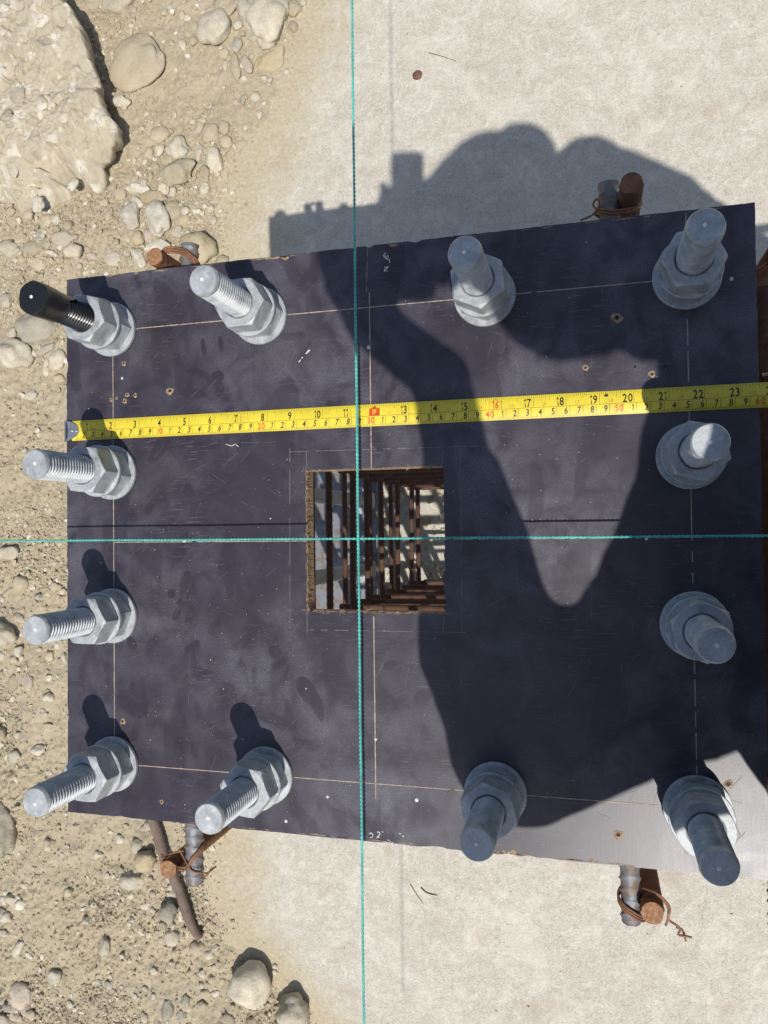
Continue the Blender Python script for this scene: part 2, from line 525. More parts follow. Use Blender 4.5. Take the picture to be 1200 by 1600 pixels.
MAT = dict(
    dirt=mat_dirt(), concrete=mat_concrete(), film=mat_film(), ply=mat_ply(), galv=mat_galv(),
    tan=mat_stone('tan_stone', (0.33, 0.265, 0.165), (0.43, 0.355, 0.235), (0.53, 0.455, 0.325)),
    pale=mat_stone('pale_limestone', (0.42, 0.36, 0.255), (0.54, 0.48, 0.36), (0.66, 0.61, 0.49)),
    white=mat_stone('chalky_white_stone', (0.46, 0.405, 0.30), (0.61, 0.56, 0.45), (0.73, 0.69, 0.58)),
    grey=mat_stone('grey_stone', (0.25, 0.225, 0.17), (0.345, 0.315, 0.25), (0.45, 0.41, 0.33)),
    slate=mat_stone('dark_grey_stone', (0.17, 0.16, 0.135), (0.24, 0.23, 0.20), (0.33, 0.315, 0.275), mott=0.2),
    ochre=mat_stone('ochre_stone', (0.36, 0.27, 0.135), (0.47, 0.375, 0.22), (0.56, 0.47, 0.31)),
    pink=mat_stone('pinkish_stone', (0.38, 0.30, 0.225), (0.50, 0.415, 0.325), (0.60, 0.53, 0.44)),
    mottled=mat_stone('mottled_stone', (0.43, 0.38, 0.29), (0.56, 0.51, 0.41), (0.68, 0.635, 0.54), spots=(0.31, 0.30, 0.275)),
    rusty_stone=mat_stone('rust_stained_stone', (0.40, 0.33, 0.20), (0.51, 0.435, 0.29), (0.61, 0.54, 0.39)),
    brown=mat_stone('brown_mottled_stone', (0.17, 0.14, 0.10), (0.27, 0.235, 0.18), (0.40, 0.36, 0.29), spots=(0.12, 0.105, 0.08)),
    rock=mat_stone('dusty_limestone_block', (0.35, 0.295, 0.20), (0.43, 0.37, 0.265), (0.53, 0.47, 0.36), scale=13, mott=0.45, spots=(0.66, 0.62, 0.53)),
    rust=mat_rust('rusty_steel', (0.065, 0.026, 0.013), (0.17, 0.068, 0.028), (0.31, 0.14, 0.058)),
    rust_face=mat_rust('fresh_rust', (0.10, 0.04, 0.018), (0.27, 0.115, 0.045), (0.50, 0.30, 0.16), scale=330),
    rust_dark=mat_rust('dark_rusty_steel', (0.035, 0.017, 0.011), (0.085, 0.038, 0.021), (0.15, 0.072, 0.04)),
    bar=mat_rust('mill_scale_steel', (0.07, 0.045, 0.035), (0.15, 0.10, 0.075), (0.27, 0.18, 0.12), steel=(0.21, 0.22, 0.235), rough=0.55),
    brown_bar=mat_rust('brown_weathered_bar', (0.10, 0.068, 0.05), (0.165, 0.118, 0.09), (0.24, 0.18, 0.14)),
    wire=mat_rust('rusty_tie_wire', (0.08, 0.035, 0.018), (0.21, 0.09, 0.04), (0.36, 0.17, 0.08), rough=0.55),
    black=mat_plain('black_plastic_tape', (0.012, 0.013, 0.014), 0.32, 0.2, 60),
    film_clean=mat_film(0.4),
    yellow=mat_plain('yellow_tape_enamel', (0.72, 0.575, 0.045), 0.4, 0.10, 60),
    ink=mat_plain('black_print', (0.018, 0.016, 0.012), 0.45),
    red=mat_plain('red_print', (0.62, 0.06, 0.015), 0.45),
    pale_red=mat_plain('fine_red_print', (0.62, 0.20, 0.03), 0.45),
    steel=mat_plain('bright_steel', (0.52, 0.52, 0.51), 0.34, 0.15, 200, 0.85),
    cord=mat_plain('teal_cord', (0.085, 0.45, 0.385), 0.55, 0.35, 55),
    pencil=mat_plain('pencil_line', (0.38, 0.31, 0.235), 0.8, 0.3, 300),
    scratch=mat_plain('pale_scratch', (0.17, 0.155, 0.15), 0.7, 0.3, 300),
    chalk=mat_plain('white_chalk', (0.62, 0.61, 0.58), 0.9, 0.2, 300),
    wood=mat_plain('torn_wood_fibre', (0.30, 0.205, 0.125), 0.95, 0.4, 300),
    hole=mat_plain('dark_hole', (0.012, 0.010, 0.009), 0.9),
    zinc=mat_plain('bright_zinc_mark', (0.80, 0.80, 0.78), 0.5, 0.1),
    dry=mat_plain('dry_plant_stem', (0.13, 0.09, 0.055), 0.9, 0.3, 100),
    seed=mat_plain('red_brown_leaf', (0.16, 0.075, 0.05), 0.8, 0.45, 180),
    skin=mat_plain('skin', (0.42, 0.25, 0.17), 0.55, 0.08, 60),
    hair=mat_plain('dark_hair', (0.03, 0.02, 0.015), 0.6, 0.3, 300),
    cloth=mat_plain('navy_work_jacket', (0.035, 0.05, 0.085), 0.9, 0.2, 90, spec=0.2),
    denim=mat_plain('grey_work_trousers', (0.09, 0.09, 0.095), 0.9, 0.2, 90, spec=0.2),
    boot=mat_plain('brown_leather_boot', (0.10, 0.06, 0.035), 0.6, 0.2, 90),
    helmet=mat_plain('white_safety_helmet', (0.75, 0.75, 0.73), 0.35, 0.03, 30),
    phone=mat_plain('dark_phone_body', (0.02, 0.02, 0.024), 0.25, 0.1),
    glass=mat_plain('phone_screen_glass', (0.012, 0.012, 0.014), 0.08, 0.1),
)


# ------------------------------------------------------------------ the setting: dirt ground, concrete slab
_by = np.array([-60, -1.1, -0.82, -0.77, -0.67, -0.56, -0.43, 0.3, 0.9, 1.05, 1.175, 1.3, 1.45, 1.7, 60])
_bx = np.array([0.3, 0.05, -0.13, -0.20, -0.30, -0.375, -0.372, -0.36, -0.328, -0.30, -0.24, -0.175, -0.135, -0.08, 0.3])


def slab_edge(y):
    return np.interp(y, _by, _bx)


def dirt_height(x, y):
    d = slab_edge(y) - x + 0.05 * fbm(x, y, 9, 4)
    m = sstep(-0.10, 0.16, d)
    lumps = 0.016 * fbm(x, y, 5, 3) + 0.010 * fbm(x, y, 22, 4, 0.55)
    fine = 0.0075 * np.abs(fbm(x, y, 75, 3, 0.6)) + 0.0055 * fbm(x + 3, y, 150, 3, 0.65)
    rough = sstep(-0.1, 0.25, fbm(x - 5, y + 2, 6, 3))
    z = -0.012 + 0.021 * m + m * (lumps + fine * (0.45 + 1.0 * rough))
    return z


def axis(parts):
    a = []
    for lo, hi, st in parts:
        a.append(np.arange(lo, hi, st))
    return np.unique(np.round(np.concatenate(a + [np.array([parts[-1][1]])]), 5))


def grid_mesh(name, xs, ys, zf, mat):
    X, Y = np.meshgrid(xs, ys)
    Z = zf(X, Y)
    V = np.stack([X, Y, Z], -1).reshape(-1, 3)
    nx, ny = len(xs), len(ys)
    i = np.arange(nx - 1)[None, :] + np.arange(ny - 1)[:, None] * nx
    F = np.stack([i, i + 1, i + 1 + nx, i + nx], -1).reshape(-1, 4)
    return mesh_np(name, V, F, mat)


xs = axis([(-80, -8, 8), (-8, -1.3, 0.5), (-1.3, -1.02, 0.02), (-1.02, -0.10, 0.0034), (-0.10, 0.2, 0.02), (0.2, 4, 0.4), (4, 80, 8)])
ys = axis([(-80, -8, 8), (-8, -1.3, 0.5), (-1.3, -1.0, 0.02), (-1.0, 1.68, 0.0034), (1.68, 2.0, 0.02), (2.0, 8, 0.5), (8, 80, 8)])
tag(obj('ground', grid_mesh('ground', xs, ys, dirt_height, MAT['dirt'])), kind='structure')


def slab_height(x, y):
    z = 0.0016 * fbm(x, y, 8, 3) + 0.0007 * fbm(x, y, 60, 3)
    far = (x > 2.4) | (np.abs(y) > 2.9) | (x < -0.62)
    return np.where(far, -0.12, z)


xs2 = axis([(-0.64, -0.62, 0.02), (-0.6, 0.86, 0.007), (0.86, 2.4, 0.1), (2.4, 2.42, 0.02)])
ys2 = axis([(-2.92, -2.90, 0.02), (-2.9, -0.95, 0.1), (-0.95, 1.65, 0.007), (1.65, 2.9, 0.1), (2.9, 2.92, 0.02)])
sl = grid_mesh('concrete_slab', xs2, ys2, slab_height, MAT['concrete'])
co = np.empty(len(sl.vertices) * 3, np.float32); sl.vertices.foreach_get('co', co); co = co.reshape(-1, 3)
dd = co[:, 0] - slab_edge(co[:, 1])
dust = np.clip(1.0 - (dd - 0.0) / 0.27, 0.10, 1)
at_ = sl.attributes.new('dust', 'FLOAT', 'POINT'); at_.data.foreach_set('value', dust.astype(np.float32))
tag(obj('concrete_slab', sl), kind='structure')


# ------------------------------------------------------------------ gravel and crumbs (nobody could count them)
def ico(sub):
    bm = bmesh.new(); bmesh.ops.create_icosphere(bm, subdivisions=sub, radius=1.0)
    V = np.array([v.co[:] for v in bm.verts]); F = np.array([[v.index for v in f.verts] for f in bm.faces]); bm.free()
    return V, F


def scatter(name, n, rmin, rmax, mat, region, power=2.4, sub=1, zoff=0.15, seed=1):
    g = np.random.default_rng(seed)
    V0, F0 = ico(sub)
    x, y = region(g, n)
    r = rmin * (1 + (rmax / rmin - 1) * g.random(len(x)) ** power)
    VV, FF = [], []
    shapes = []
    for k in range(24):
        w = V0 * (1 + 0.24 * g.standard_normal((len(V0), 1)))
        w = w * np.array([1.0, 0.6 + 0.4 * g.random(), 0.45 + 0.4 * g.random()])
        shapes.append(w)
    zs = ground_z(x, y)
    a = g.random(len(x)) * 2 * np.pi
    nv = len(V0)
    Vout = np.empty((len(x), nv, 3), np.float32)
    sh = np.array(shapes)[g.integers(0, 24, len(x))]
    ca, sa = np.cos(a)[:, None], np.sin(a)[:, None]
    Vout[:, :, 0] = (sh[:, :, 0] * ca - sh[:, :, 1] * sa) * r[:, None] + x[:, None]
    Vout[:, :, 1] = (sh[:, :, 0] * sa + sh[:, :, 1] * ca) * r[:, None] + y[:, None]
    Vout[:, :, 2] = sh[:, :, 2] * r[:, None] + (zs + r * zoff)[:, None]
    Fout = (F0[None] + (np.arange(len(x)) * nv)[:, None, None]).reshape(-1, 3)
    me = mesh_np(name, Vout.reshape(-1, 3), Fout, mat, smooth=False)
    rv = np.repeat(g.random(len(x)).astype(np.float32), nv)
    q = me.attributes.new('tone', 'FLOAT', 'POINT'); q.data.foreach_set('value', rv)
    return me


def ground_z(x, y):
    return np.maximum(dirt_height(x, y), 0.0)


def mat_gravel():
    m, nt, b = new_mat('mixed_gravel')
    v = coords(nt)
    t = attr(nt, 'tone')
    c = ramp(nt, t, [(0.0, (0.30, 0.24, 0.15)), (0.35, (0.42, 0.345, 0.225)), (0.62, (0.50, 0.43, 0.30)), (0.82, (0.60, 0.54, 0.42)), (0.93, (0.72, 0.68, 0.60)), (1.0, (0.40, 0.37, 0.33))])
    c = mixc(nt, 0.3, c, ramp(nt, noise_n(nt, v, 160, 4, 0.65), [(0.3, (0.33, 0.27, 0.175)), (0.7, (0.6, 0.53, 0.4))]))
    set_col(nt, b, c)
    b.inputs['Roughness'].default_value = 0.95
    b.inputs['Specular IOR Level'].default_value = 0.15
    return m


MAT['gravel'] = mat_gravel()


def dirt_region(thr, lo=-1.0, hi=0.0):
    def f(g, n):
        x = -1.0 + g.random(n * 6) * 0.98; y = -0.95 + g.random(n * 6) * 2.6
        d = slab_edge(y) - x
        dens = sstep(-0.05, 0.07, d + 0.05 * fbm(x, y, 12, 3)) * (0.25 + 1.3 * sstep(-0.15, 0.3, fbm(x + 7, y - 3, 5, 4))) + thr
        dens = dens * np.where(d < -0.10, 0.0, 1.0)
        k = g.random(n * 6) < dens * 0.5
        return x[k][:n], y[k][:n]
    return f


tag(obj('dirt_crumbs', scatter('dirt_crumbs', 46000, 0.0009, 0.0042, MAT['dirt'], dirt_region(0.0), 2.2, 1, 0.2, 3)), kind='stuff')
tag(obj('gravel', scatter('gravel', 9500, 0.0016, 0.0078, MAT['gravel'], dirt_region(0.0), 3.2, 1, 0.2, 5)), kind='stuff')


def slab_region(g, n):
    x = -0.40 + g.random(n * 6) * 1.2; y = -0.9 + g.random(n * 6) * 2.5
    d = x - slab_edge(y)
    k = (g.random(n * 6) < np.exp(-np.maximum(d, 0) / 0.07) + 0.02) & (d > -0.03)
    return x[k][:n], y[k][:n]


tag(obj('grit', scatter('grit', 1500, 0.0006, 0.0030, MAT['gravel'], slab_region, 3.0, 1, 0.3, 8)), kind='stuff')

def under_region(g, n):
    return -.16 + g.random(n) * .55, .0 + g.random(n) * .52


tag(obj('rubble', scatter('rubble', 900, 0.003, 0.013, MAT['gravel'], under_region, 1.6, 1, 0.25, 12)), kind='stuff')

# ------------------------------------------------------------------ stones one can tell apart
_IV = {s: ico(s) for s in (2, 3, 4)}


def stone_mesh(name, rx, ry, rz, mat, seed, style, sub=3, keep=1.0):
    V, F = _IV[sub]
    V = V.copy()
    g = np.random.default_rng(seed)
    off = Vector(g.random(3) * 50)
    if style == 'angular':
        # cut by random planes
        for k in range(11):
            n = g.standard_normal(3); n /= np.linalg.norm(n)
            lim = 0.55 + 0.3 * g.random()
            dd = V @ n - lim
            V = V - np.outer(np.maximum(dd, 0) * 0.92, n)
    amp1, amp2 = {'smooth': (0.20, 0.035), 'rough': (0.26, 0.11), 'angular': (0.15, 0.06), 'flat': (0.18, 0.05)}[style]
    out = np.empty_like(V)
    for i, p in enumerate(V):
        q = Vector(p)
        k = 1 + amp1 * mnoise.noise(q * 1.3 + off) * 1.6 + amp2 * mnoise.noise(q * 4.5 + off) + amp2 * 0.5 * mnoise.noise(q * 11 + off)
        out[i] = p * k
    if style == 'flat':
        out[:, 2] = np.sign(out[:, 2]) * np.abs(out[:, 2]) ** 0.6
    out *= np.array([rx, ry, rz])
    return mesh_np(name, out, F, mat, True)


_stone_n = 0


def stone(u, v, ru, rv, tone='tan', rot=0.0, style='smooth', h=0.62, sink=0.35, label=None, group=None, name='stone', cat='stone'):
    """a stone seen at photo pixel (u, v) with half axes ru, rv in photo pixels; lies on the ground there"""
    global _stone_n
    _stone_n += 1
    p = at(u, v, 0.0)
    du = (at(u + 1, v, 0.0) - p).length; dv = (at(u, v + 1, 0.0) - p).length
    s = 0.5 * (du + dv)
    rx, ry = ru * (du * 0.6 + s * 0.4), rv * (dv * 0.6 + s * 0.4)
    rz = h * min(rx, ry)
    if h < .85: sink = min(sink + .05, .44)
    zc = rz * (1 - 2 * sink)
    p = at(u, v, float(ground_z(np.array([p.x]), np.array([p.y]))[0]) + max(zc, 0) * 0.9)
    gz = float(ground_z(np.array([p.x]), np.array([p.y]))[0])
    sub = 4 if max(rx, ry) > 0.03 else (3 if max(rx, ry) > 0.009 else 2)
    me = stone_mesh(name, rx, ry, rz, MAT[tone], 1000 + _stone_n * 7, style, sub)
    o = obj(name, me)
    o.location = (p.x, p.y, gz + zc)
    o.rotation_euler = (rng.uniform(-.12, .12), rng.uniform(-.12, .12), math.radians(rot))
    tag(o, label, cat, group)
    return o


GA = 'pebbles around the egg shaped stone'
GB = 'stones heaped beyond the upper left board corner'
GC = 'stones below the big rock'
GD = 'stones beside the left board edge'
GE = 'stones in the lower left dirt'
GF = 'stones around the fallen steel bar'
TONE_WORD = dict(tan='tan', pale='cream', white='white', grey='grey', slate='dark grey', ochre='ochre', pink='pinkish', mottled='mottled white', brown='brown')
PLACE = {GA: 'among the stones along the top edge of the dirt', GB: "in the heap above the board's upper left edge",
         GC: 'in the dirt just below the large rock', GD: "in the dirt left of the board's left edge",
         GE: 'in the dirt at the lower left', GF: 'in the gravel around the fallen steel bar'}
BIG = [
    # u, v, ru, rv, tone, rot, style, h, sink, group, label
    (182, 6, 25, 15, 'pale', 0, 'flat', .6, .3, GA, 'flat cream stone cut by the top edge beside the large rock'),
    (214, 101, 43, 38, 'tan', 15, 'smooth', .34, .42, GA, 'big round dusty stone half buried right of the large rock'),
    (190, 161, 14, 10, 'white', -20, 'smooth', .8, .25, GA, 'small pale stone half in the shadow of the large rock'),
    (336, 45, 23, 28, 'pale', -12, 'smooth', .7, .3, GA, 'egg shaped cream stone standing near the dark grey chip'),
    (354, 13, 20, 20, 'tan', 10, 'rough', .5, .4, GA, 'rough tan stone between egg shaped stone and layered boulder'),
    (418, 27, 35, 46, 'pale', -8, 'rough', .55, .35, GA, 'largest pale layered stone at the edge of the concrete'),
    (381, 15, 9, 18, 'white', 5, 'smooth', .7, .3, GA, 'narrow white stone leaning on the layered pale boulder'),
    (459, 13, 10, 14, 'tan', 20, 'smooth', .6, .35, GA, 'tan pebble right of the layered pale boulder'),
    (372, 40, 7, 7, 'white', 0, 'smooth', .8, .3, GA, 'small white round pebble above the dark grey chip'),
    (367, 68, 11, 15, 'slate', -20, 'angular', .6, .3, GA, 'dark grey angular stone chip beside egg shaped stone'),
    (421, 95, 25, 17, 'ochre', 12, 'smooth', .5, .38, GA, 'flat oval yellowish stone below the layered pale boulder'),
    (368, 104, 8, 19, 'tan', 0, 'smooth', .7, .35, GA, 'finger shaped tan stone below the dark grey chip'),
    (386, 101, 7, 18, 'pink', 28, 'smooth', .7, .35, GA, 'slanting pinkish finger shaped stone beside the oval stone'),
    (250, 211, 15, 13, 'tan', 0, 'smooth', .6, .35, GB, 'round tan stone topmost in the heap right of the large rock'),
    (280, 233, 19, 18, 'pale', -30, 'rough', .75, .25, GB, 'knobbly pale stone resting on the rust stained stone'),
    (329, 209, 14, 16, 'tan', -10, 'smooth', .6, .35, GB, 'smooth oval tan stone above the long pale stone'),
    (337, 252, 14, 25, 'pale', 22, 'angular', .7, .28, GB, 'long pale stone nearest the concrete in the heap'),
    (274, 271, 34, 22, 'rusty_stone', 8, 'angular', .6, .32, GB, 'large split stone with orange rust stained hollow'),
    (216, 294, 18, 9, 'white', -12, 'rough', .7, .35, GB, 'rough white flat stone above the grey mottled stone'),
    (241, 309, 19, 11, 'ochre', -4, 'flat', .6, .35, GB, 'flat yellowish stone lying above the smooth white egg stone'),
    (216, 316, 10, 12, 'mottled', 35, 'angular', .8, .3, GB, 'small grey and white lump beside the flat yellowish stone'),
    (208, 338, 17, 23, 'mottled', 15, 'angular', .7, .3, GB, 'angular white stone mottled with grey beside white egg stone'),
    (247, 341, 18, 28, 'white', 14, 'smooth', .75, .25, GB, 'smooth white egg shaped stone in the heap'),
    (269, 327, 14, 13, 'tan', 0, 'smooth', .6, .35, GB, 'round tan stone right of the smooth white egg stone'),
    (215, 373, 10, 11, 'ochre', 0, 'smooth', .7, .35, GB, 'round ochre stone below the mottled white stone'),
    (248, 386, 21, 12, 'white', -12, 'angular', .6, .3, GB, 'flat white stone just behind the orange rusty bar end'),
    (217, 401, 10, 20, 'white', 32, 'angular', .7, .3, GB, 'slanting white stone left of the orange rusty bar end'),
    (309, 388, 29, 24, 'ochre', -20, 'smooth', .85, .2, GB, 'big tan stone casting shadow right of the rusty bar ends'),
    (347, 408, 11, 9, 'tan', 0, 'smooth', .7, .3, GB, 'small tan stone at the board edge beside the concrete'),
    (177, 405, 13, 12, 'pale', 0, 'flat', .4, .4, GB, 'round flat dusty stone near the upper left board corner'),
    (71, 346, 12, 11, 'tan', 0, 'smooth', .6, .38, GC, 'larger of two round tan stones under the large rock'),
    (88, 343, 7, 8, 'pale', 0, 'smooth', .8, .35, GC, 'smaller of two round stones under the large rock'),
    (97, 371, 20, 12, 'pink', -4, 'smooth', .6, .35, GC, 'long pinkish tan stone above the taped bolt'),
    (113, 391, 13, 11, 'pale', 5, 'smooth', .8, .3, GC, 'cream stone tucked under the long pinkish stone'),
    (63, 371, 8, 11, 'mottled', -15, 'angular', .8, .3, GC, 'angular white chip left of the long pinkish stone'),
    (55, 389, 14, 12, 'tan', 0, 'smooth', .6, .38, GC, 'tan stone below the angular white chip'),
    (15, 390, 15, 12, 'pale', -25, 'rough', .6, .35, GC, 'rough pale stone near the left edge below the rock'),
    (64, 412, 20, 10, 'tan', -3, 'smooth', .4, .42, GC, 'long half buried tan stone above the taped bolt'),
    (57, 512, 30, 28, 'grey', 10, 'smooth', .55, .32, GD, 'big smooth greyish round stone under the taped bolt'),
    (22, 552, 28, 20, 'pale', -24, 'smooth', .75, .28, GD, 'big smooth pale stone at the left edge near tape hook'),
    (70, 546, 17, 6, 'grey', 14, 'flat', .8, .35, GD, 'thin flat grey stone below the big greyish stone'),
    (89, 562, 14, 15, 'pale', 0, 'smooth', .55, .38, GD, 'pale round stone touching the left board edge'),
    (47, 617, 14, 9, 'white', 10, 'angular', .5, .38, GD, 'single white triangular stone left of the tape hook'),
    (14, 864, 17, 9, 'pale', 2, 'flat', .6, .38, GD, 'long pale stone under the teal string at left edge'),
    (35, 910, 11, 11, 'tan', 0, 'smooth', .85, .3, GD, 'round tan stone with a white pebble above it'),
    (30, 966, 10, 6, 'pink', -20, 'rough', .8, .3, GD, 'small pinkish rough stone beside a bolt tip'),
    (4, 992, 21, 17, 'pale', -12, 'smooth', .95, .2, GD, 'pale rounded stone cut by left edge, shadow on top'),
    (28, 1017, 10, 10, 'white', 0, 'angular', .8, .3, GD, 'white angular stone under the pale edge stone'),
    (44, 1066, 12, 13, 'pink', 8, 'angular', .5, .38, GD, 'squarish pinkish stone left of the board'),
    (22, 1066, 8, 13, 'tan', -12, 'angular', .6, .35, GD, 'narrow tan stone left of the squarish pinkish one'),
    (75, 1089, 10, 9, 'pale', 0, 'angular', .8, .3, GD, 'pale blocky stone near the lower left bolts'),
    (59, 1173, 12, 8, 'white', -4, 'angular', .9, .3, GE, 'white blocky stone above the lower left corner bolt'),
    (3, 1146, 8, 10, 'tan', 0, 'smooth', .95, .2, GE, 'tan stone with dark shadow cut by left edge'),
    (4, 1296, 18, 38, 'brown', 6, 'smooth', .75, .25, GE, 'dark brown mottled stone cut by the left edge'),
    (214, 1322, 9, 11, 'grey', 0, 'smooth', .7, .32, GF, 'smooth grey pebble left of the fallen steel bar'),
    (229, 1340, 15, 20, 'ochre', -32, 'angular', .85, .25, GF, 'yellowish angular stone beside the fallen steel bar'),
    (206, 1377, 19, 12, 'pale', 5, 'rough', .7, .3, GF, 'pale rough stone below the yellowish angular stone'),
    (264, 1424, 16, 20, 'grey', 25, 'angular', .8, .25, GF, 'greyish stone propped against the fallen steel bar'),
    (282, 1431, 4, 10, 'white', -5, 'smooth', .9, .3, GF, 'small white oval pebble touching the fallen steel bar'),
    (270, 1464, 14, 14, 'pale', -20, 'angular', .8, .25, GF, 'pale wedge shaped stone below the greyish stone'),
    (307, 1483, 13, 11, 'tan', 15, 'smooth', .7, .3, GF, 'tan stone at the lower end of the steel bar'),
    (325, 1493, 8, 7, 'pale', 0, 'smooth', .8, .3, GF, 'round cream pebble at the tip of the steel bar'),
    (389, 1540, 30, 31, 'pale', -10, 'smooth', .9, .18, GF, 'big pale rounded stone on the concrete edge with dark shadow'),
    (457, 1584, 23, 25, 'pale', 10, 'rough', .95, .18, GF, 'pale stone on concrete cut by the bottom edge'),
    (261, 1575, 11, 22, 'grey', -12, 'angular', .6, .32, GF, 'long greyish stone standing near the bottom edge'),
    (84, 1528, 11, 14, 'white', 12, 'angular', .75, .3, GE, 'white wedge shaped stone alone in lower left dirt'),
    (32, 1556, 16, 18, 'pink', 12, 'smooth', .55, .35, GE, 'smooth greyish pink round stone at the lower left'),
    (14, 1576, 11, 7, 'slate', -8, 'smooth', .8, .3, GE, 'dark grey oval pebble under the greyish pink stone'),
    (29, 1482, 6, 15, 'white', -34, 'flat', .7, .35, GE, 'slanting white sliver of stone in lower left dirt'),
    (162, 1481, 7, 14, 'pale', -12, 'rough', .9, .3, GE, 'bone shaped pale stone in the lower left dirt'),
    (134, 1437, 6, 7, 'white', -30, 'angular', .95, .25, GE, 'small white cube shaped stone in open dirt'),
    (10, 1434, 11, 9, 'pale', 20, 'angular', .8, .3, GE, 'pale angular stone by the left edge, lower dirt'),
]
for u, v, ru, rv, tone, rot, style, h, sink, grp, lab in BIG:
    stone(u, v, ru, rv, tone, rot, style, h, sink, lab, grp)

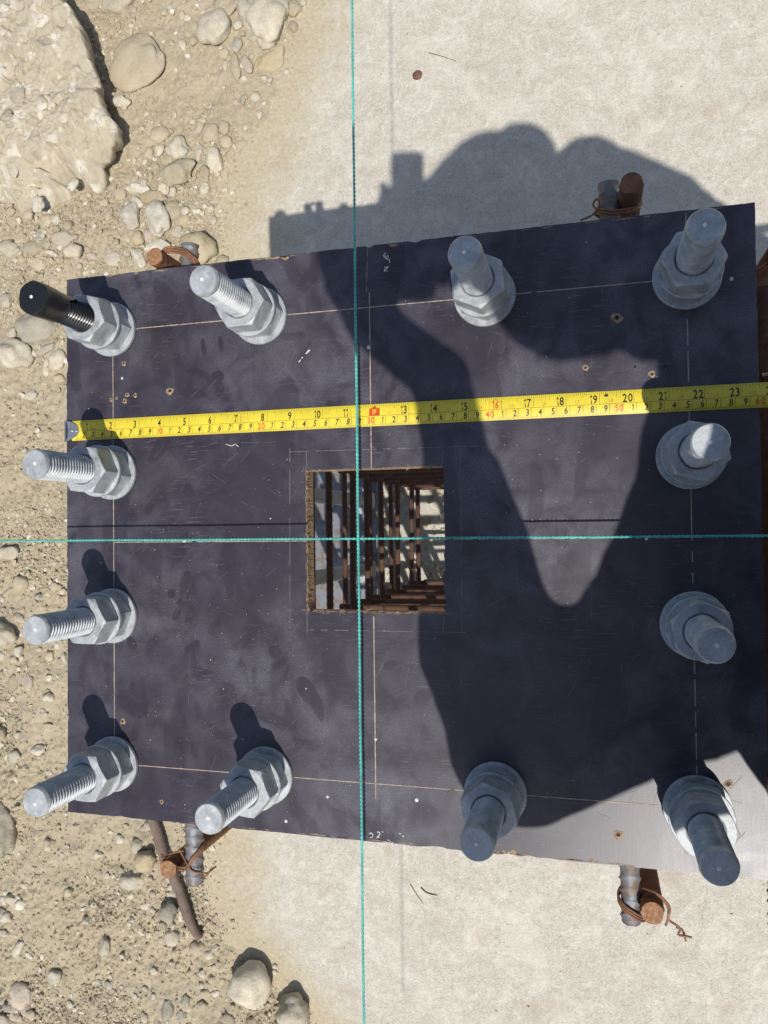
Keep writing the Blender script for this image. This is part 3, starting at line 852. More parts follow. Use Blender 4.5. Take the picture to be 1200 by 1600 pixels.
SMALL = {
    GA: [(208, 16, 6, 5, 'pink'), (157, 40, 9, 6, 'tan'), (166, 73, 6, 8, 'pale'), (203, 47, 5, 7, 'tan'), (272, 20, 5, 6, 'white'), (265, 11, 6, 5, 'white'),
         (328, 16, 9, 6, 'pale'), (350, 85, 9, 9, 'tan'), (377, 101, 4, 5, 'white'), (393, 88, 5, 5, 'pale'), (352, 103, 5, 9, 'pale'), (411, 121, 7, 6, 'pale'),
         (448, 112, 5, 5, 'white'), (381, 123, 5, 5, 'white'), (399, 151, 8, 8, 'pale'), (380, 157, 5, 8, 'grey'), (390, 166, 4, 4, 'white'), (368, 158, 4, 7, 'pink'),
         (412, 161, 5, 4, 'white'), (405, 180, 5, 8, 'pale'), (459, 42, 7, 9, 'tan'), (473, 4, 6, 6, 'pale'), (335, 105, 5, 8, 'tan'), (285, 70, 6, 8, 'pale'),
         (302, 66, 7, 8, 'tan'), (315, 190, 9, 8, 'tan'), (283, 187, 4, 5, 'white'), (333, 168, 4, 5, 'grey'), (291, 28, 7, 6, 'pale'), (445, 63, 4, 4, 'white'),
         (378, 52, 5, 6, 'tan'), (362, 46, 3, 6, 'tan'), (312, 43, 5, 6, 'white'), (292, 40, 6, 5, 'tan'), (282, 22, 6, 8, 'tan'), (255, 18, 6, 7, 'tan'), (350, 137, 5, 4, 'pale'), (421, 125, 5, 4, 'white'), (319, 183, 4, 4, 'pale')],
    GB: [(312, 198, 6, 10, 'tan'), (350, 200, 8, 10, 'tan'), (353, 224, 11, 12, 'tan'), (311, 238, 8, 12, 'pale'), (250, 236, 10, 9, 'pale'), (233, 239, 9, 12, 'tan'),
         (319, 268, 8, 14, 'tan'), (320, 295, 7, 10, 'pale'), (351, 296, 6, 5, 'white'), (255, 294, 8, 10, 'pale'), (277, 362, 8, 10, 'pink'), (233, 367, 9, 10, 'pink'),
         (172, 337, 6, 10, 'tan'), (163, 317, 8, 8, 'tan'), (186, 302, 10, 9, 'tan'), (290, 329, 7, 7, 'white'), (309, 331, 8, 6, 'white'), (329, 326, 6, 6, 'pale'),
         (283, 343, 11, 8, 'ochre'), (333, 346, 6, 7, 'pale'), (225, 251, 5, 4, 'pale'), (315, 345, 5, 5, 'pale'), (345, 364, 4, 4, 'white'), (308, 318, 6, 5, 'pale'),
         (320, 322, 4, 4, 'white'), (294, 364, 5, 5, 'pale'), (311, 362, 6, 5, 'white'), (258, 376, 4, 9, 'ochre'), (270, 300, 5, 8, 'white'), (285, 294, 5, 4, 'white'), (235, 276, 6, 8, 'tan'), (384, 200, 4, 6, 'pale'), (366, 229, 3, 5, 'white'), (365, 300, 4, 3, 'pale'), (240, 262, 8, 7, 'tan'), (300, 190, 4, 4, 'pale'), (226, 286, 6, 5, 'pale')],
    GC: [(94, 387, 6, 5, 'white'), (35, 375, 10, 12, 'tan'), (23, 407, 6, 4, 'white'), (18, 413, 4, 4, 'grey'), (104, 352, 8, 8, 'tan'), (75, 382, 6, 8, 'tan'), (80, 395, 9, 4, 'pink'),
         (145, 400, 8, 7, 'pink'), (132, 408, 5, 4, 'grey'), (136, 424, 10, 6, 'pale'), (123, 415, 5, 5, 'pale'), (82, 437, 10, 7, 'tan'), (45, 335, 8, 7, 'tan'), (18, 332, 6, 7, 'tan'), (71, 360, 4, 4, 'white'), (55, 366, 5, 5, 'pale'), (182, 379, 5, 6, 'tan'), (147, 424, 4, 4, 'pale'), (16, 376, 5, 4, 'pale'), (120, 402, 5, 4, 'pale'), (10, 470, 9, 12, 'pale'), (30, 344, 4, 5, 'white'), (89, 358, 6, 5, 'tan')],
    GD: [(21, 520, 7, 10, 'pale'), (72, 576, 6, 13, 'pale'), (52, 552, 6, 6, 'pale'), (92, 591, 9, 7, 'tan'), (46, 882, 7, 4, 'white'), (36, 896, 4, 3, 'white'), (82, 881, 7, 5, 'pink'),
         (62, 933, 6, 6, 'white'), (73, 928, 6, 8, 'tan'), (99, 925, 6, 5, 'pale'), (85, 917, 10, 7, 'tan'), (18, 954, 4, 5, 'white'), (3, 936, 5, 5, 'pale'), (3, 953, 4, 5, 'pink'),
         (78, 1026, 9, 9, 'tan'), (95, 1031, 6, 4, 'grey'), (89, 1010, 4, 6, 'white'), (3, 1025, 7, 7, 'pale'), (78, 1059, 6, 5, 'white'), (20, 1092, 5, 6, 'white'), (30, 1045, 4, 4, 'white'), (98, 937, 5, 6, 'tan'), (50, 918, 6, 5, 'pale'), (33, 1028, 4, 4, 'white'), (23, 1030, 7, 5, 'tan'), (38, 932, 4, 4, 'tan'), (61, 1015, 5, 4, 'pale'), (101, 1027, 4, 6, 'white')],
    GE: [(24, 1182, 10, 10, 'pale'), (38, 1201, 6, 5, 'grey'), (25, 1218, 5, 5, 'white'), (76, 1208, 8, 4, 'white'), (66, 1110, 5, 4, 'grey'), (78, 1320, 8, 9, 'tan'), (46, 1493, 7, 4, 'white'),
         (145, 1436, 5, 5, 'tan'), (33, 1413, 9, 8, 'white'), (18, 1405, 10, 8, 'pale'), (3, 1405, 6, 5, 'white'), (2, 1423, 5, 5, 'slate'), (170, 1540, 6, 6, 'grey'), (172, 1525, 6, 4, 'pale'),
         (109, 1569, 6, 6, 'white'), (7, 1592, 9, 9, 'pink'), (22, 1587, 8, 7, 'pale'), (45, 1577, 9, 8, 'pink'), (33, 1589, 5, 5, 'pale'), (145, 1414, 5, 5, 'white'), (5, 1565, 5, 6, 'pale'), (30, 1401, 5, 4, 'white'), (9, 1395, 5, 5, 'white'), (52, 1583, 8, 7, 'tan'), (24, 1579, 5, 4, 'white'), (8, 1457, 9, 5, 'pale'), (30, 1148, 6, 5, 'pale'), (74, 1133, 8, 3, 'pale'), (225, 1590, 6, 10, 'pale'), (240, 1556, 5, 5, 'white'), (152, 1533, 5, 4, 'white'), (176, 1548, 5, 4, 'white'), (97, 1335, 5, 4, 'pale'), (105, 1395, 7, 6, 'tan'), (37, 1386, 6, 5, 'pale'), (57, 1372, 7, 5, 'tan')],
    GF: [(189, 1310, 6, 7, 'white'), (231, 1289, 9, 9, 'pink'), (269, 1398, 8, 7, 'pale'), (259, 1445, 7, 8, 'tan'), (271, 1446, 5, 5, 'pale'), (335, 1483, 6, 6, 'pale'), (276, 1487, 7, 9, 'tan'), (291, 1458, 4, 9, 'pale'),
         (356, 1592, 11, 11, 'tan'), (394, 1597, 11, 9, 'tan'), (290, 1565, 6, 10, 'grey'), (283, 1588, 7, 10, 'grey'), (316, 1571, 8, 7, 'tan'), (322, 1552, 9, 6, 'tan'), (337, 1551, 6, 5, 'white'), (264, 1374, 6, 5, 'white'), (266, 1386, 5, 6, 'white'),
         (153, 1336, 8, 8, 'pale'), (222, 1296, 6, 5, 'tan'), (205, 1400, 6, 5, 'tan'), (230, 1415, 9, 6, 'pale'), (240, 1421, 5, 4, 'white'), (190, 1413, 7, 5, 'tan'), (178, 1415, 4, 5, 'white'), (318, 1520, 6, 5, 'pale'), (336, 1512, 6, 5, 'pale'), (330, 1530, 6, 6, 'tan'), (316, 1538, 5, 5, 'pale'), (345, 1535, 5, 6, 'tan'), (325, 1463, 6, 4, 'pale'), (311, 1441, 5, 5, 'pale'), (305, 1415, 4, 4, 'white'), (240, 1396, 5, 5, 'pale'), (252, 1468, 5, 5, 'pale'), (236, 1373, 5, 5, 'tan'), (203, 1443, 5, 4, 'white'), (240, 1519, 6, 6, 'pale'), (400, 1572, 4, 4, 'pale'), (430, 1510, 4, 4, 'white'), (429, 1519, 4, 5, 'white'), (416, 1574, 5, 5, 'white'), (268, 1504, 4, 3, 'white'), (227, 1545, 5, 4, 'white'), (330, 1315, 8, 6, 'tan'), (343, 1304, 10, 9, 'ochre'), (173, 1300, 5, 4, 'pale'), (196, 1290, 5, 4, 'tan')],
}
import re
_CUT = re.compile(r" (cut|beside|near|half|standing|leaning|between|below|above|right|left|in|on|under|tucked|with|at|touching|just|lying|casting|resting|nearest|alone|topmost|behind|propped|mottled with|by|under|among)\b.*")
SHORT = {}
for q in BIG: SHORT.setdefault(_CUT.sub("", q[10]), []).append(q)
_made = {}
for grp, lst in SMALL.items():
    for (u, v, ru, rv, tone) in lst:
        st = rng.choice(['smooth', 'rough', 'angular', 'angular'])
        cands = sorted((q for q in BIG if q[9] == grp), key=lambda q: math.hypot((u - q[0]) / (q[2] + 12), (v - q[1]) / (q[3] + 12)))
        for near in cands[:5]:
            dx, dy = (u - near[0]) / near[2], (v - near[1]) / near[3]
            if abs(dx) > 2 * abs(dy): way = 'right of' if dx > 0 else 'left of'
            elif abs(dy) > 2 * abs(dx): way = 'below' if dy > 0 else 'above'
            else: way = ('lower' if dy > 0 else 'upper') + (' right of' if dx > 0 else ' left of')
            far = math.hypot(u - near[0], v - near[1]) > max(near[2], near[3]) * 1.6 + 10
            size = 'tiny' if max(ru, rv) < 5 else 'small'
            shape = 'oblong ' if max(ru, rv) > 1.4 * min(ru, rv) else {'smooth': 'round ', 'rough': 'lumpy ', 'angular': 'angular '}[st]
            short = _CUT.sub("", near[10])
            lab = '%s %s%s pebble %s %s the %s' % (size, shape, TONE_WORD[tone], 'some way' if far else 'close', way if way not in ('right of', 'left of') else way, short)
            lab = lab.replace('close left of', 'just left of').replace('close right of', 'just right of').replace('close above', 'just above').replace('close below', 'just below').replace('close upper left of', 'close to the upper left of').replace('close upper right of', 'close to the upper right of').replace('close lower', 'close to the lower').replace('some way upper', 'out to the upper').replace('some way lower', 'out to the lower')
            if lab not in _made: break
        _made[lab] = 1
        stone(u, v, ru, rv, tone, rng.uniform(-25, 25), st, rng.uniform(.55, .85), rng.uniform(.28, .42), lab, grp, 'pebble', 'pebble')


# ------------------------------------------------------------------ the large rock, undercut along its right side
def big_rock():
    lip = [(40, -60), (82, -25), (99, 0), (115, 21), (124, 41), (130, 58), (136, 82), (144, 103), (152, 118), (143, 134), (157, 150), (165, 177), (179, 192), (180, 204), (177, 225), (172, 246), (160, 264), (164, 272), (156, 305)]
    hts = [.12, .115, .11, .107, .105, .104, .102, .10, .098, .098, .096, .094, .092, .09, .08, .066, .05, .04, .014]
    low = [(140, 300), (122, 284), (112, 309), (84, 328), (41, 334), (0, 330), (-60, 320), (-110, 230), (-110, 60), (-70, -60)]
    P = [at(u, v, h) for (u, v), h in zip(lip, hts)] + [at(u, v, 0.012) for u, v in low]
    H = hts + [0.012] * len(low)
    under = [1.0] * len(lip) + [0.0] * len(low)
    for k in (17, 18): under[k] = 0.4
    # resample the outline
    n = 460
    pts = [(P[i].x, P[i].y, H[i], under[i]) for i in range(len(P))]
    pts.append(pts[0])
    A = np.array(pts); L = np.r_[0, np.cumsum(np.linalg.norm(np.diff(A[:, :2], axis=0), axis=1))]
    s = np.linspace(0, L[-1], n, endpoint=False)
    O = np.stack([np.interp(s, L, A[:, k]) for k in range(4)], 1)
    cx, cy = at(40, 150, 0.1)[:2]
    d = O[:, :2] - np.array([cx, cy]); rr = np.linalg.norm(d, axis=1)[:, None]; dirn = d / rr
    jit = 0.008 * fbm(O[:, 0], O[:, 1], 30, 4)[:, None] + 0.004 * fbm(O[:, 0], O[:, 1], 110, 3)[:, None]
    O[:, :2] += dirn * jit
    rings = []
    m = 130
    for j in range(m + 1):
        t = (j / m)
        xy = np.array([cx, cy]) + (O[:, :2] - np.array([cx, cy])) * t
        # height: a slab-like top, sloping to the dirt on the near side
        top = 0.105 + 0.010 * fbm(xy[:, 0], xy[:, 1], 7, 3)
        e = t ** 3.2
        z = top * (1 - e) + O[:, 2] * e
        z = z + (0.010 * fbm(xy[:, 0] + 3, xy[:, 1], 14, 4, 0.55) + 0.004 * np.abs(fbm(xy[:, 0], xy[:, 1], 34, 4, .6)) + 0.004 * fbm(xy[:, 0] + 9, xy[:, 1], 90, 3, .65)) * (1 - 0.4 * e)
        z = z - 0.012 * sstep(0.12, 0.22, np.abs(fbm(xy[:, 0] * 1.5, xy[:, 1] * 0.7, 12, 3))) * 0.5
        rings.append(np.column_stack([xy, z]))
    # broken faces: cells with their own height and tilt
    gg = np.random.default_rng(21)
    for cell, hh, tl in ((0.10, .010, .16), (0.034, .0032, .16)):
        npts = int(0.75 * 0.75 / cell ** 2)
        C = np.column_stack([gg.uniform(-1.15, -.45, npts), gg.uniform(.95, 1.75, npts)])
        hz = gg.standard_normal(npts) * hh * .5; tx = gg.standard_normal((npts, 2)) * tl * .5
        for R_ in rings:
            wob = np.column_stack([fbm(R_[:, 0], R_[:, 1], 25, 3), fbm(R_[:, 0] + 4, R_[:, 1], 25, 3)]) * cell * .5
            d2 = ((R_[:, None, :2] + wob[:, None] - C[None]) ** 2).sum(-1)
            k = d2.argmin(1)
            R_[:, 2] += (hz[k] + ((R_[:, :2] - C[k]) * tx[k]).sum(1)) * 0.9
    for R_ in rings[:-1]: R_[:, 2] = np.maximum(R_[:, 2], -.004)
    edge = rings[-1]
    edge[:, 2] = np.maximum(edge[:, 2], .004)
    for k, (ins, zf) in enumerate([(0.0, 0.86), (0.006, 0.66), (0.018, 0.42), (0.03, 0.2), (0.04, -0.02), (0.045, -0.3)]):
        w = O[:, 3]
        nz = 0.010 * fbm(edge[:, 0] + k, edge[:, 1] * 2, 25, 3)
        inset = (ins * w + nz * w * (k > 0))[:, None]
        xy = edge[:, :2] - dirn * inset
        z = edge[:, 2] * zf * w + (1 - w) * (edge[:, 2] - 0.012 * (k + 1))
        rings.append(np.column_stack([xy, z]))
    V = np.concatenate(rings)
    F = []
    R = len(rings)
    i = np.arange(n); i2 = (i + 1) % n
    F = np.concatenate([np.stack([j * n + i, (j + 1) * n + i, (j + 1) * n + i2, j * n + i2], 1) for j in range(R - 1)])
    o = obj('boulder', mesh_np('boulder', V, F, MAT['rock']))
    bm = bmesh.new(); bm.from_mesh(o.data); bmesh.ops.recalc_face_normals(bm, faces=bm.faces); bm.to_mesh(o.data); bm.free()
    tag(o, 'large dusty flat limestone rock with undercut edge in the upper left corner', 'rock')
    # crust lumps standing on it
    return o


big_rock()


def rock_lumps():
    # pale chunks set in the top of the rock: parts of it
    root = bpy.data.objects['boulder']
    for (u, v, ru, rv, tone) in [(69, 170, 16, 18, 'white'), (22, 140, 12, 14, 'grey'), (104, 186, 9, 9, 'pale'), (96, 199, 8, 5, 'white'), (8, 177, 8, 8, 'grey'), (40, 48, 7, 8, 'white'), (65, 36, 8, 7, 'white'),
                                 (112, 288, 7, 10, 'white'), (40, 290, 14, 12, 'white'), (58, 318, 12, 9, 'mottled'), (30, 270, 9, 8, 'white'), (6, 12, 9, 6, 'white'), (50, 130, 5, 11, 'pale'), (148, 128, 6, 10, 'pale')]:
        zz = 0.10 if v < 230 else 0.06
        p = at(u, v, zz)
        du = (at(u + 1, v, zz) - p).length
        o = obj('pale_chunk', stone_mesh('pale_chunk', ru * du, rv * du, 0.007, MAT[tone], int(u * 31 + v), 'rough', 3), root)
        o.rotation_euler.z = u
        # rest on the rock surface below it
        hit, loc, nrm, _ = root.ray_cast(Vector((p.x, p.y, 1)), Vector((0, 0, -1)))
        o.location = (p.x, p.y, (loc.z if hit else p.z) - 0.0035)


rock_lumps()


# ------------------------------------------------------------------ plywood template
def board():
    W, H, T = 0.60, 0.502, 0.018
    root = empty('plywood_board', (0, 0, ZB))
    tag(root, 'dark film faced plywood template with a square hole in its middle', 'plywood board')
    hx0, hx1, hy0, hy1 = 0.2405, 0.361, 0.1915, 0.3125
    # matched outer and inner loops
    per = 160
    def loop(x0, x1, y0, y1):
        L = []
        for a, b in (((x0, y0), (x1, y0)), ((x1, y0), (x1, y1)), ((x1, y1), (x0, y1)), ((x0, y1), (x0, y0))):
            for k in range(per):
                t = k / per
                L.append((a[0] + (b[0] - a[0]) * t, a[1] + (b[1] - a[1]) * t))
        return np.array(L)
    Lo = loop(0, W, 0, H); Li = loop(hx0, hx1, hy0, hy1)
    def fray(L, amp, seed):
        c = L.mean(0); d = L - c
        nx = np.where(np.abs(d[:, 0] / np.ptp(L[:, 0])) > np.abs(d[:, 1] / np.ptp(L[:, 1])), np.sign(d[:, 0]), 0)
        ny = np.where(nx == 0, np.sign(d[:, 1]), 0)
        k = amp * (np.abs(fbm(L[:, 0] + seed, L[:, 1], 160, 3)) + 0.5 * fbm(L[:, 0] + seed, L[:, 1], 40, 2))
        chips = np.maximum(fbm(L[:, 0] + seed + 5, L[:, 1] + 2, 55, 2) - 0.3, 0) * 0.004
        return L - np.stack([nx, ny], 1) * (k + chips)[:, None] * 1.0
    Lo_t = fray(Lo, 0.0007, 0.0)
    # two chips taken out of the upper edge, one of the lower
    for (cx, cy, w, dep) in ((0.222, H, 0.006, 0.004), (0.30, H, 0.004, 0.002), (0.34, H, 0.004, 0.0025), (0.41, 0.0, 0.005, 0.003), (0.35, 0, 0.012, 0.0015), (0.5, 0, 0.006, 0.002)):
        m = np.maximum(1 - np.abs(Lo[:, 0] - cx) / w, 0) * (np.abs(Lo[:, 1] - cy) < 1e-6)
        Lo_t[:, 1] += m * dep * (1 if cy == 0 else -1)
    # rounded upper left corner
    Li_t = fray(Li, -0.0010, 3.0)
    n = len(Lo)
    mid = lambda A, B, t: A + (B - A) * t
    tops = [Lo_t, mid(Lo_t, Li_t, 0.5), Li_t]
    V = []; F = []
    for L in tops: V += [(x, y, 0.0) for x, y in L]
    for j in range(2):
        for k in range(n):
            k2 = (k + 1) % n
            F.append((j * n + k, j * n + k2, (j + 1) * n + k2, (j + 1) * n + k))
    film_me = mesh_np('film_face', np.array(V), F, MAT['film'], False)
    obj('film_face', film_me, root)
    V = []; F = []
    Lo_b = Lo; Li_b = Li
    zs = [-0.0006, -0.006, -0.012, -T]
    g = np.random.default_rng(4)
    for j, z in enumerate(zs):
        t = j / 3
        A = Lo_t * (1 - t) + Lo_b * t
        V += [(x, y, z) for x, y in A]
    for j, z in enumerate(zs):
        t = j / 3
        A = Li_t * (1 - t) + Li_b * t + (g.standard_normal(Li.shape) * 0.0003 if j in (1, 2) else 0)
        V += [(x, y, z) for x, y in A]
    for b0, flip in ((0, False), (4 * n, True)):
        for j in range(3):
            for k in range(n):
                k2 = (k + 1) % n
                q = (b0 + j * n + k, b0 + (j + 1) * n + k, b0 + (j + 1) * n + k2, b0 + j * n + k2)
                F.append(q[::-1] if flip else q)
    for k in range(n):   # underside, and the layer just under the film
        k2 = (k + 1) % n
        F.append((3 * n + k, 7 * n + k, 7 * n + k2, 3 * n + k2))
        F.append((k, k2, 4 * n + k2, 4 * n + k))
    obj('plywood_core', mesh_np('plywood_core', np.array(V), F, MAT['ply'], False), root)

    # torn fibres round the hole
    mb = MB()
    g = random.Random(5)
    def fibre(x, y, ang, L, r):
        p0 = Vector((x, y, -0.0004)); d = Vector((math.cos(ang), math.sin(ang), 0.18))
        p1 = p0 + d * L * 0.5; p2 = p0 + d * L + Vector((0, 0, -0.0005))
        mb.add(*sweep([p0, p1 + Vector((g.uniform(-1, 1), g.uniform(-1, 1), 0)) * r, p2], [r, r * 0.8, r * 0.25], 5))
    for k in range(45):
        x = hx0 + (hx1 - hx0) * g.random()
        fibre(x, hy1 + g.uniform(-.0004, .0009), g.choice([0, math.pi]) + g.uniform(-.35, .35), g.uniform(.0015, .006), g.uniform(.00010, .0003))
    for k in range(90):
        x = hx0 + (hx1 - hx0) * g.random()
        fibre(x, hy0 + g.uniform(-.0006, .0006), g.choice([0, math.pi]) + g.uniform(-.4, .4), g.uniform(.002, .008), g.uniform(.00015, .0004))
    for k in range(130):
        y = hy0 + (hy1 - hy0) * g.random()
        fibre(hx0 + g.uniform(-.0004, .0012), y, math.pi / 2 * g.choice([1, -1]) + g.uniform(-.35, .35), g.uniform(.0015, .006), g.uniform(.00010, .0003))
    for (cx, cy) in ((hx0, hy1), (hx0, hy0), (hx0 + .025, hy1), (hx0 + .09, hy1), (hx0 + .11, hy1 + .001), (hx0 + .032, hy0 - .001)):
        for k in range(26):
            fibre(cx + g.uniform(-.002, .002), cy + g.uniform(-.002, .002), g.uniform(0, 6.28), g.uniform(.001, .004), g.uniform(.00012, .0003))
    tag(mb.build('torn_fibres', MAT['wood'], root), kind='stuff')
    # worn edge showing wood
    mb = MB()
    def edge_chip(x0, x1, y, dy):
        k = max(3, int((x1 - x0) / 0.0015)); P = []
        for i in range(k + 1):
            P.append((x0 + (x1 - x0) * i / k, y))
        w = [abs(dy) * g.uniform(.25, 1) * math.sin(math.pi * (i + .3) / (k + .6)) for i in range(k + 1)]
        s = 1 if dy > 0 else -1
        V = [(x, yy, 0.00012) for x, yy in P] + [(x, yy + s * ww, 0.00012) for (x, yy), ww in zip(P, w)]
        F = [(i, i + 1, k + 2 + i, k + 1 + i) if s > 0 else (k + 1 + i, k + 2 + i, i + 1, i) for i in range(k)]
        mb.add(V, F)
    for k in range(16):
        x = g.uniform(.03, .56); edge_chip(x, x + g.uniform(.004, .022), H - .0012, -g.uniform(.0006, .0016))
    edge_chip(.19, .235, H - .001, -.0022); edge_chip(.218, .228, H - .001, -.006); edge_chip(.316, .326, H - .001, -.003)
    for k in range(20):
        x = g.uniform(.12, .58); edge_chip(x, x + g.uniform(.004, .025), .0012, g.uniform(.0006, .0014))
    for x in (.393, .402, .41, .47): edge_chip(x, x + .007, .001, .005)
    tag(mb.build('worn_edge', MAT['wood'], root), kind='stuff')

    # ---- flat print on the film: pencil lines, scratches, chalk
    def bl(u, v):
        p = at(u, v, ZB); return (p.x, p.y)
    def strip(mb, a, b, w, z=0.00025, gaps=0.0, seg=0.004):
        ax, ay = a; bx, by = b
        L = math.hypot(bx - ax, by - ay)
        if L < 1e-6: return
        dx, dy = (bx - ax) / L, (by - ay) / L
        k = max(1, int(L / seg))
        for i in range(k):
            if g.random() < gaps: continue
            t0, t1 = L * i / k, L * (i + 1) / k
            wa, wb = w * g.uniform(.6, 1.1) / 2, w * g.uniform(.6, 1.1) / 2
            V = [(ax + dx * t0 + dy * wa, ay + dy * t0 - dx * wa, z), (ax + dx * t1 + dy * wb, ay + dy * t1 - dx * wb, z),
                 (ax + dx * t1 - dy * wb, ay + dy * t1 + dx * wb, z), (ax + dx * t0 - dy * wa, ay + dy * t0 + dx * wa, z)]
            mb.add(V, [(0, 1, 2, 3)])
    mb = MB()
    for a_, b_, w_, kw in (((.0505, .052), (.0505, .447), .0009, dict(gaps=.01)), ((.30, .036), (.30, .188), .0010, dict(gaps=.01)), ((.2995, .3125), (.2995, .462), .0009, dict(gaps=.0)),
                           ((.297, .463), (.2985, .501), .0006, dict(gaps=.35)), ((.551, .045), (.551, .45), .0009, dict(gaps=.22, seg=.004)), ((.551, .46), (.5515, .5), .0008, dict(gaps=.3, seg=.004)),
                           ((.05, .449), (.551, .4495), .0009, dict(gaps=.01)), ((.05, .0485), (.551, .0487), .0008, dict(gaps=.01)), ((.05, .252), (.2405, .2518), .0008, dict(gaps=.02)), ((.361, .252), (.57, .2520), .0006, dict(gaps=.4))):
        mb = MB()
        strip(mb, a_, b_, w_, **kw)
        tag(mb.build('pencil_line', MAT['pencil'], root), kind='stuff')
    mb = MB()
    for a, b in (((452, 706), (745, 697)), ((452, 738), (470, 737)), ((693, 729), (720, 728)), ((453, 700), (453, 985)), ((479, 706), (480, 740)), ((719, 700), (722, 990)), ((693, 705), (690, 730)), ((694, 955), (693, 990)),
                 ((448, 953), (482, 953)), ((694, 957), (727, 958)), ((480, 984), (727, 988)), ((480, 956), (480, 992))):
        strip(mb, bl(*a), bl(*b), .00055, gaps=.25, seg=.006)
    for k in range(480):
        x, y = g.uniform(.01, .59), g.uniform(.01, .49)
        if hx0 - .01 < x < hx1 + .01 and hy0 - .01 < y < hy1 + .01: continue
        a = g.gauss(math.radians(35), .7); L = g.uniform(.002, .018) * (1 if g.random() < .85 else 2.6)
        pts = [(x, y)]
        for q in range(4):
            a += g.uniform(-.12, .12); pts.append((pts[-1][0] + math.cos(a) * L / 4, pts[-1][1] + math.sin(a) * L / 4))
        if any(not (0.002 < px < .598 and 0.002 < py < .5) or (hx0 - .003 < px < hx1 + .003 and hy0 - .003 < py < hy1 + .003) for px, py in pts): continue
        for p, q in zip(pts, pts[1:]): strip(mb, p, q, g.uniform(.00008, .00024), z=.0002, seg=.02)
    tag(mb.build('scratches', MAT['scratch'], root), kind='stuff')
    # places where fingers and feet wiped the dust away
    for i_, (u, v, a_, b_, rot) in enumerate(((293, 897, 6, 5, 0), (293, 910, 6, 5, 10), (268, 928, 6, 7, -20), (283, 942, 6, 6, 20), (276, 960, 5, 10, -30), (206, 1005, 7, 11, 35), (207, 1072, 4, 6, 0), (300, 614, 24, 7, -12), (345, 538, 4, 12, 6), (318, 543, 4, 13, 8),
                              (340, 588, 10, 8, 0), (382, 692, 15, 8, 50), (250, 700, 26, 10, 50), (296, 770, 8, 14, 20), (345, 744, 18, 6, -20), (660, 1090, 14, 9, 30), (480, 1080, 12, 22, 40), (495, 1100, 8, 24, 20), (350, 1240, 12, 6, 0), (160, 640, 6, 10, 0), (520, 640, 8, 15, 30), (455, 705, 6, 12, -10), (880, 640, 14, 8, 0), (610, 1040, 10, 6, 20), (430, 1020, 8, 12, 45), (300, 1010, 14, 5, 30))):
        x, y = bl(u, v); du = 1 / 1560.0; N = 18; ca, sa = math.cos(math.radians(rot)), math.sin(math.radians(rot))
        V = []
        for q in range(N):
            t = 6.2832 * q / N; k_ = 1 + g.uniform(-.09, .09)
            ex, ey = a_ * du * math.cos(t) * k_, b_ * du * math.sin(t) * k_
            V.append((ex * ca - ey * sa, ex * sa + ey * ca, .00006 + .000004 * i_))
        MB().add(V, [tuple(range(N))]).build('finger_mark', MAT['film_clean'], root, loc=(x, y, 0))
    # pale cement specks and crumbs
    mb = MB()
    for k in range(300):
        if k < 150: x, y = g.gauss(.15, .05), g.gauss(.15, .07)
        elif k < 220: x, y = g.gauss(.43, .05), g.gauss(.30, .06)
        else: x, y = g.uniform(.01, .59), g.uniform(.01, .49)
        if not (.005 < x < .595 and .005 < y < .495) or (hx0 - .004 < x < hx1 + .004 and hy0 - .004 < y < hy1 + .004): continue
        r = g.uniform(.00012, .00034) * (1 if g.random() < .93 else 2.0)
        a0 = g.random() * 6
        V = [(x + r * g.uniform(.6, 1.3) * math.cos(a0 + q * 1.047), y + r * g.uniform(.6, 1.3) * math.sin(a0 + q * 1.047), .0003) for q in range(6)] + [(x, y, .0003 + r * .5)]
        mb.add(V, [(q, (q + 1) % 6, 6) for q in range(6)])
    tag(mb.build('cement_specks', MAT['chalk'], root), kind='stuff')
    # nail holes: dark pit with a torn rim of wood
    holes = [(194, 568, 4, 'w'), (191, 591, 3, 'z'), (199, 617, 3.5, 'w'), (211, 618, 3.5, 'w'), (195, 627, 4, 'w'), (173, 625, 3, 'w'), (182, 622, 2.5, 'w'), (266, 611, 6, 'w'), (192, 1127, 5, 'w'), (253, 1253, 3.5, 'w'),
             (915, 575, 4, 'w'), (1019, 585, 4.5, 'w'), (964, 497, 7, 'w'), (1138, 1225, 6, 'w'), (966, 1304, 6, 'w'), (1143, 436, 3.5, 'z'), (992, 573, 4, 'd'), (1039, 572, 3.5, 'd'), (651, 1250, 4, 'z'), (288, 845, 4, 'z'), (576, 543, 4, 'z'), (587, 1155, 3, 'z'), (1010, 842, 3, 'z'), (447, 1283, 3.5, 'z'), (512, 1245, 3, 'z')]
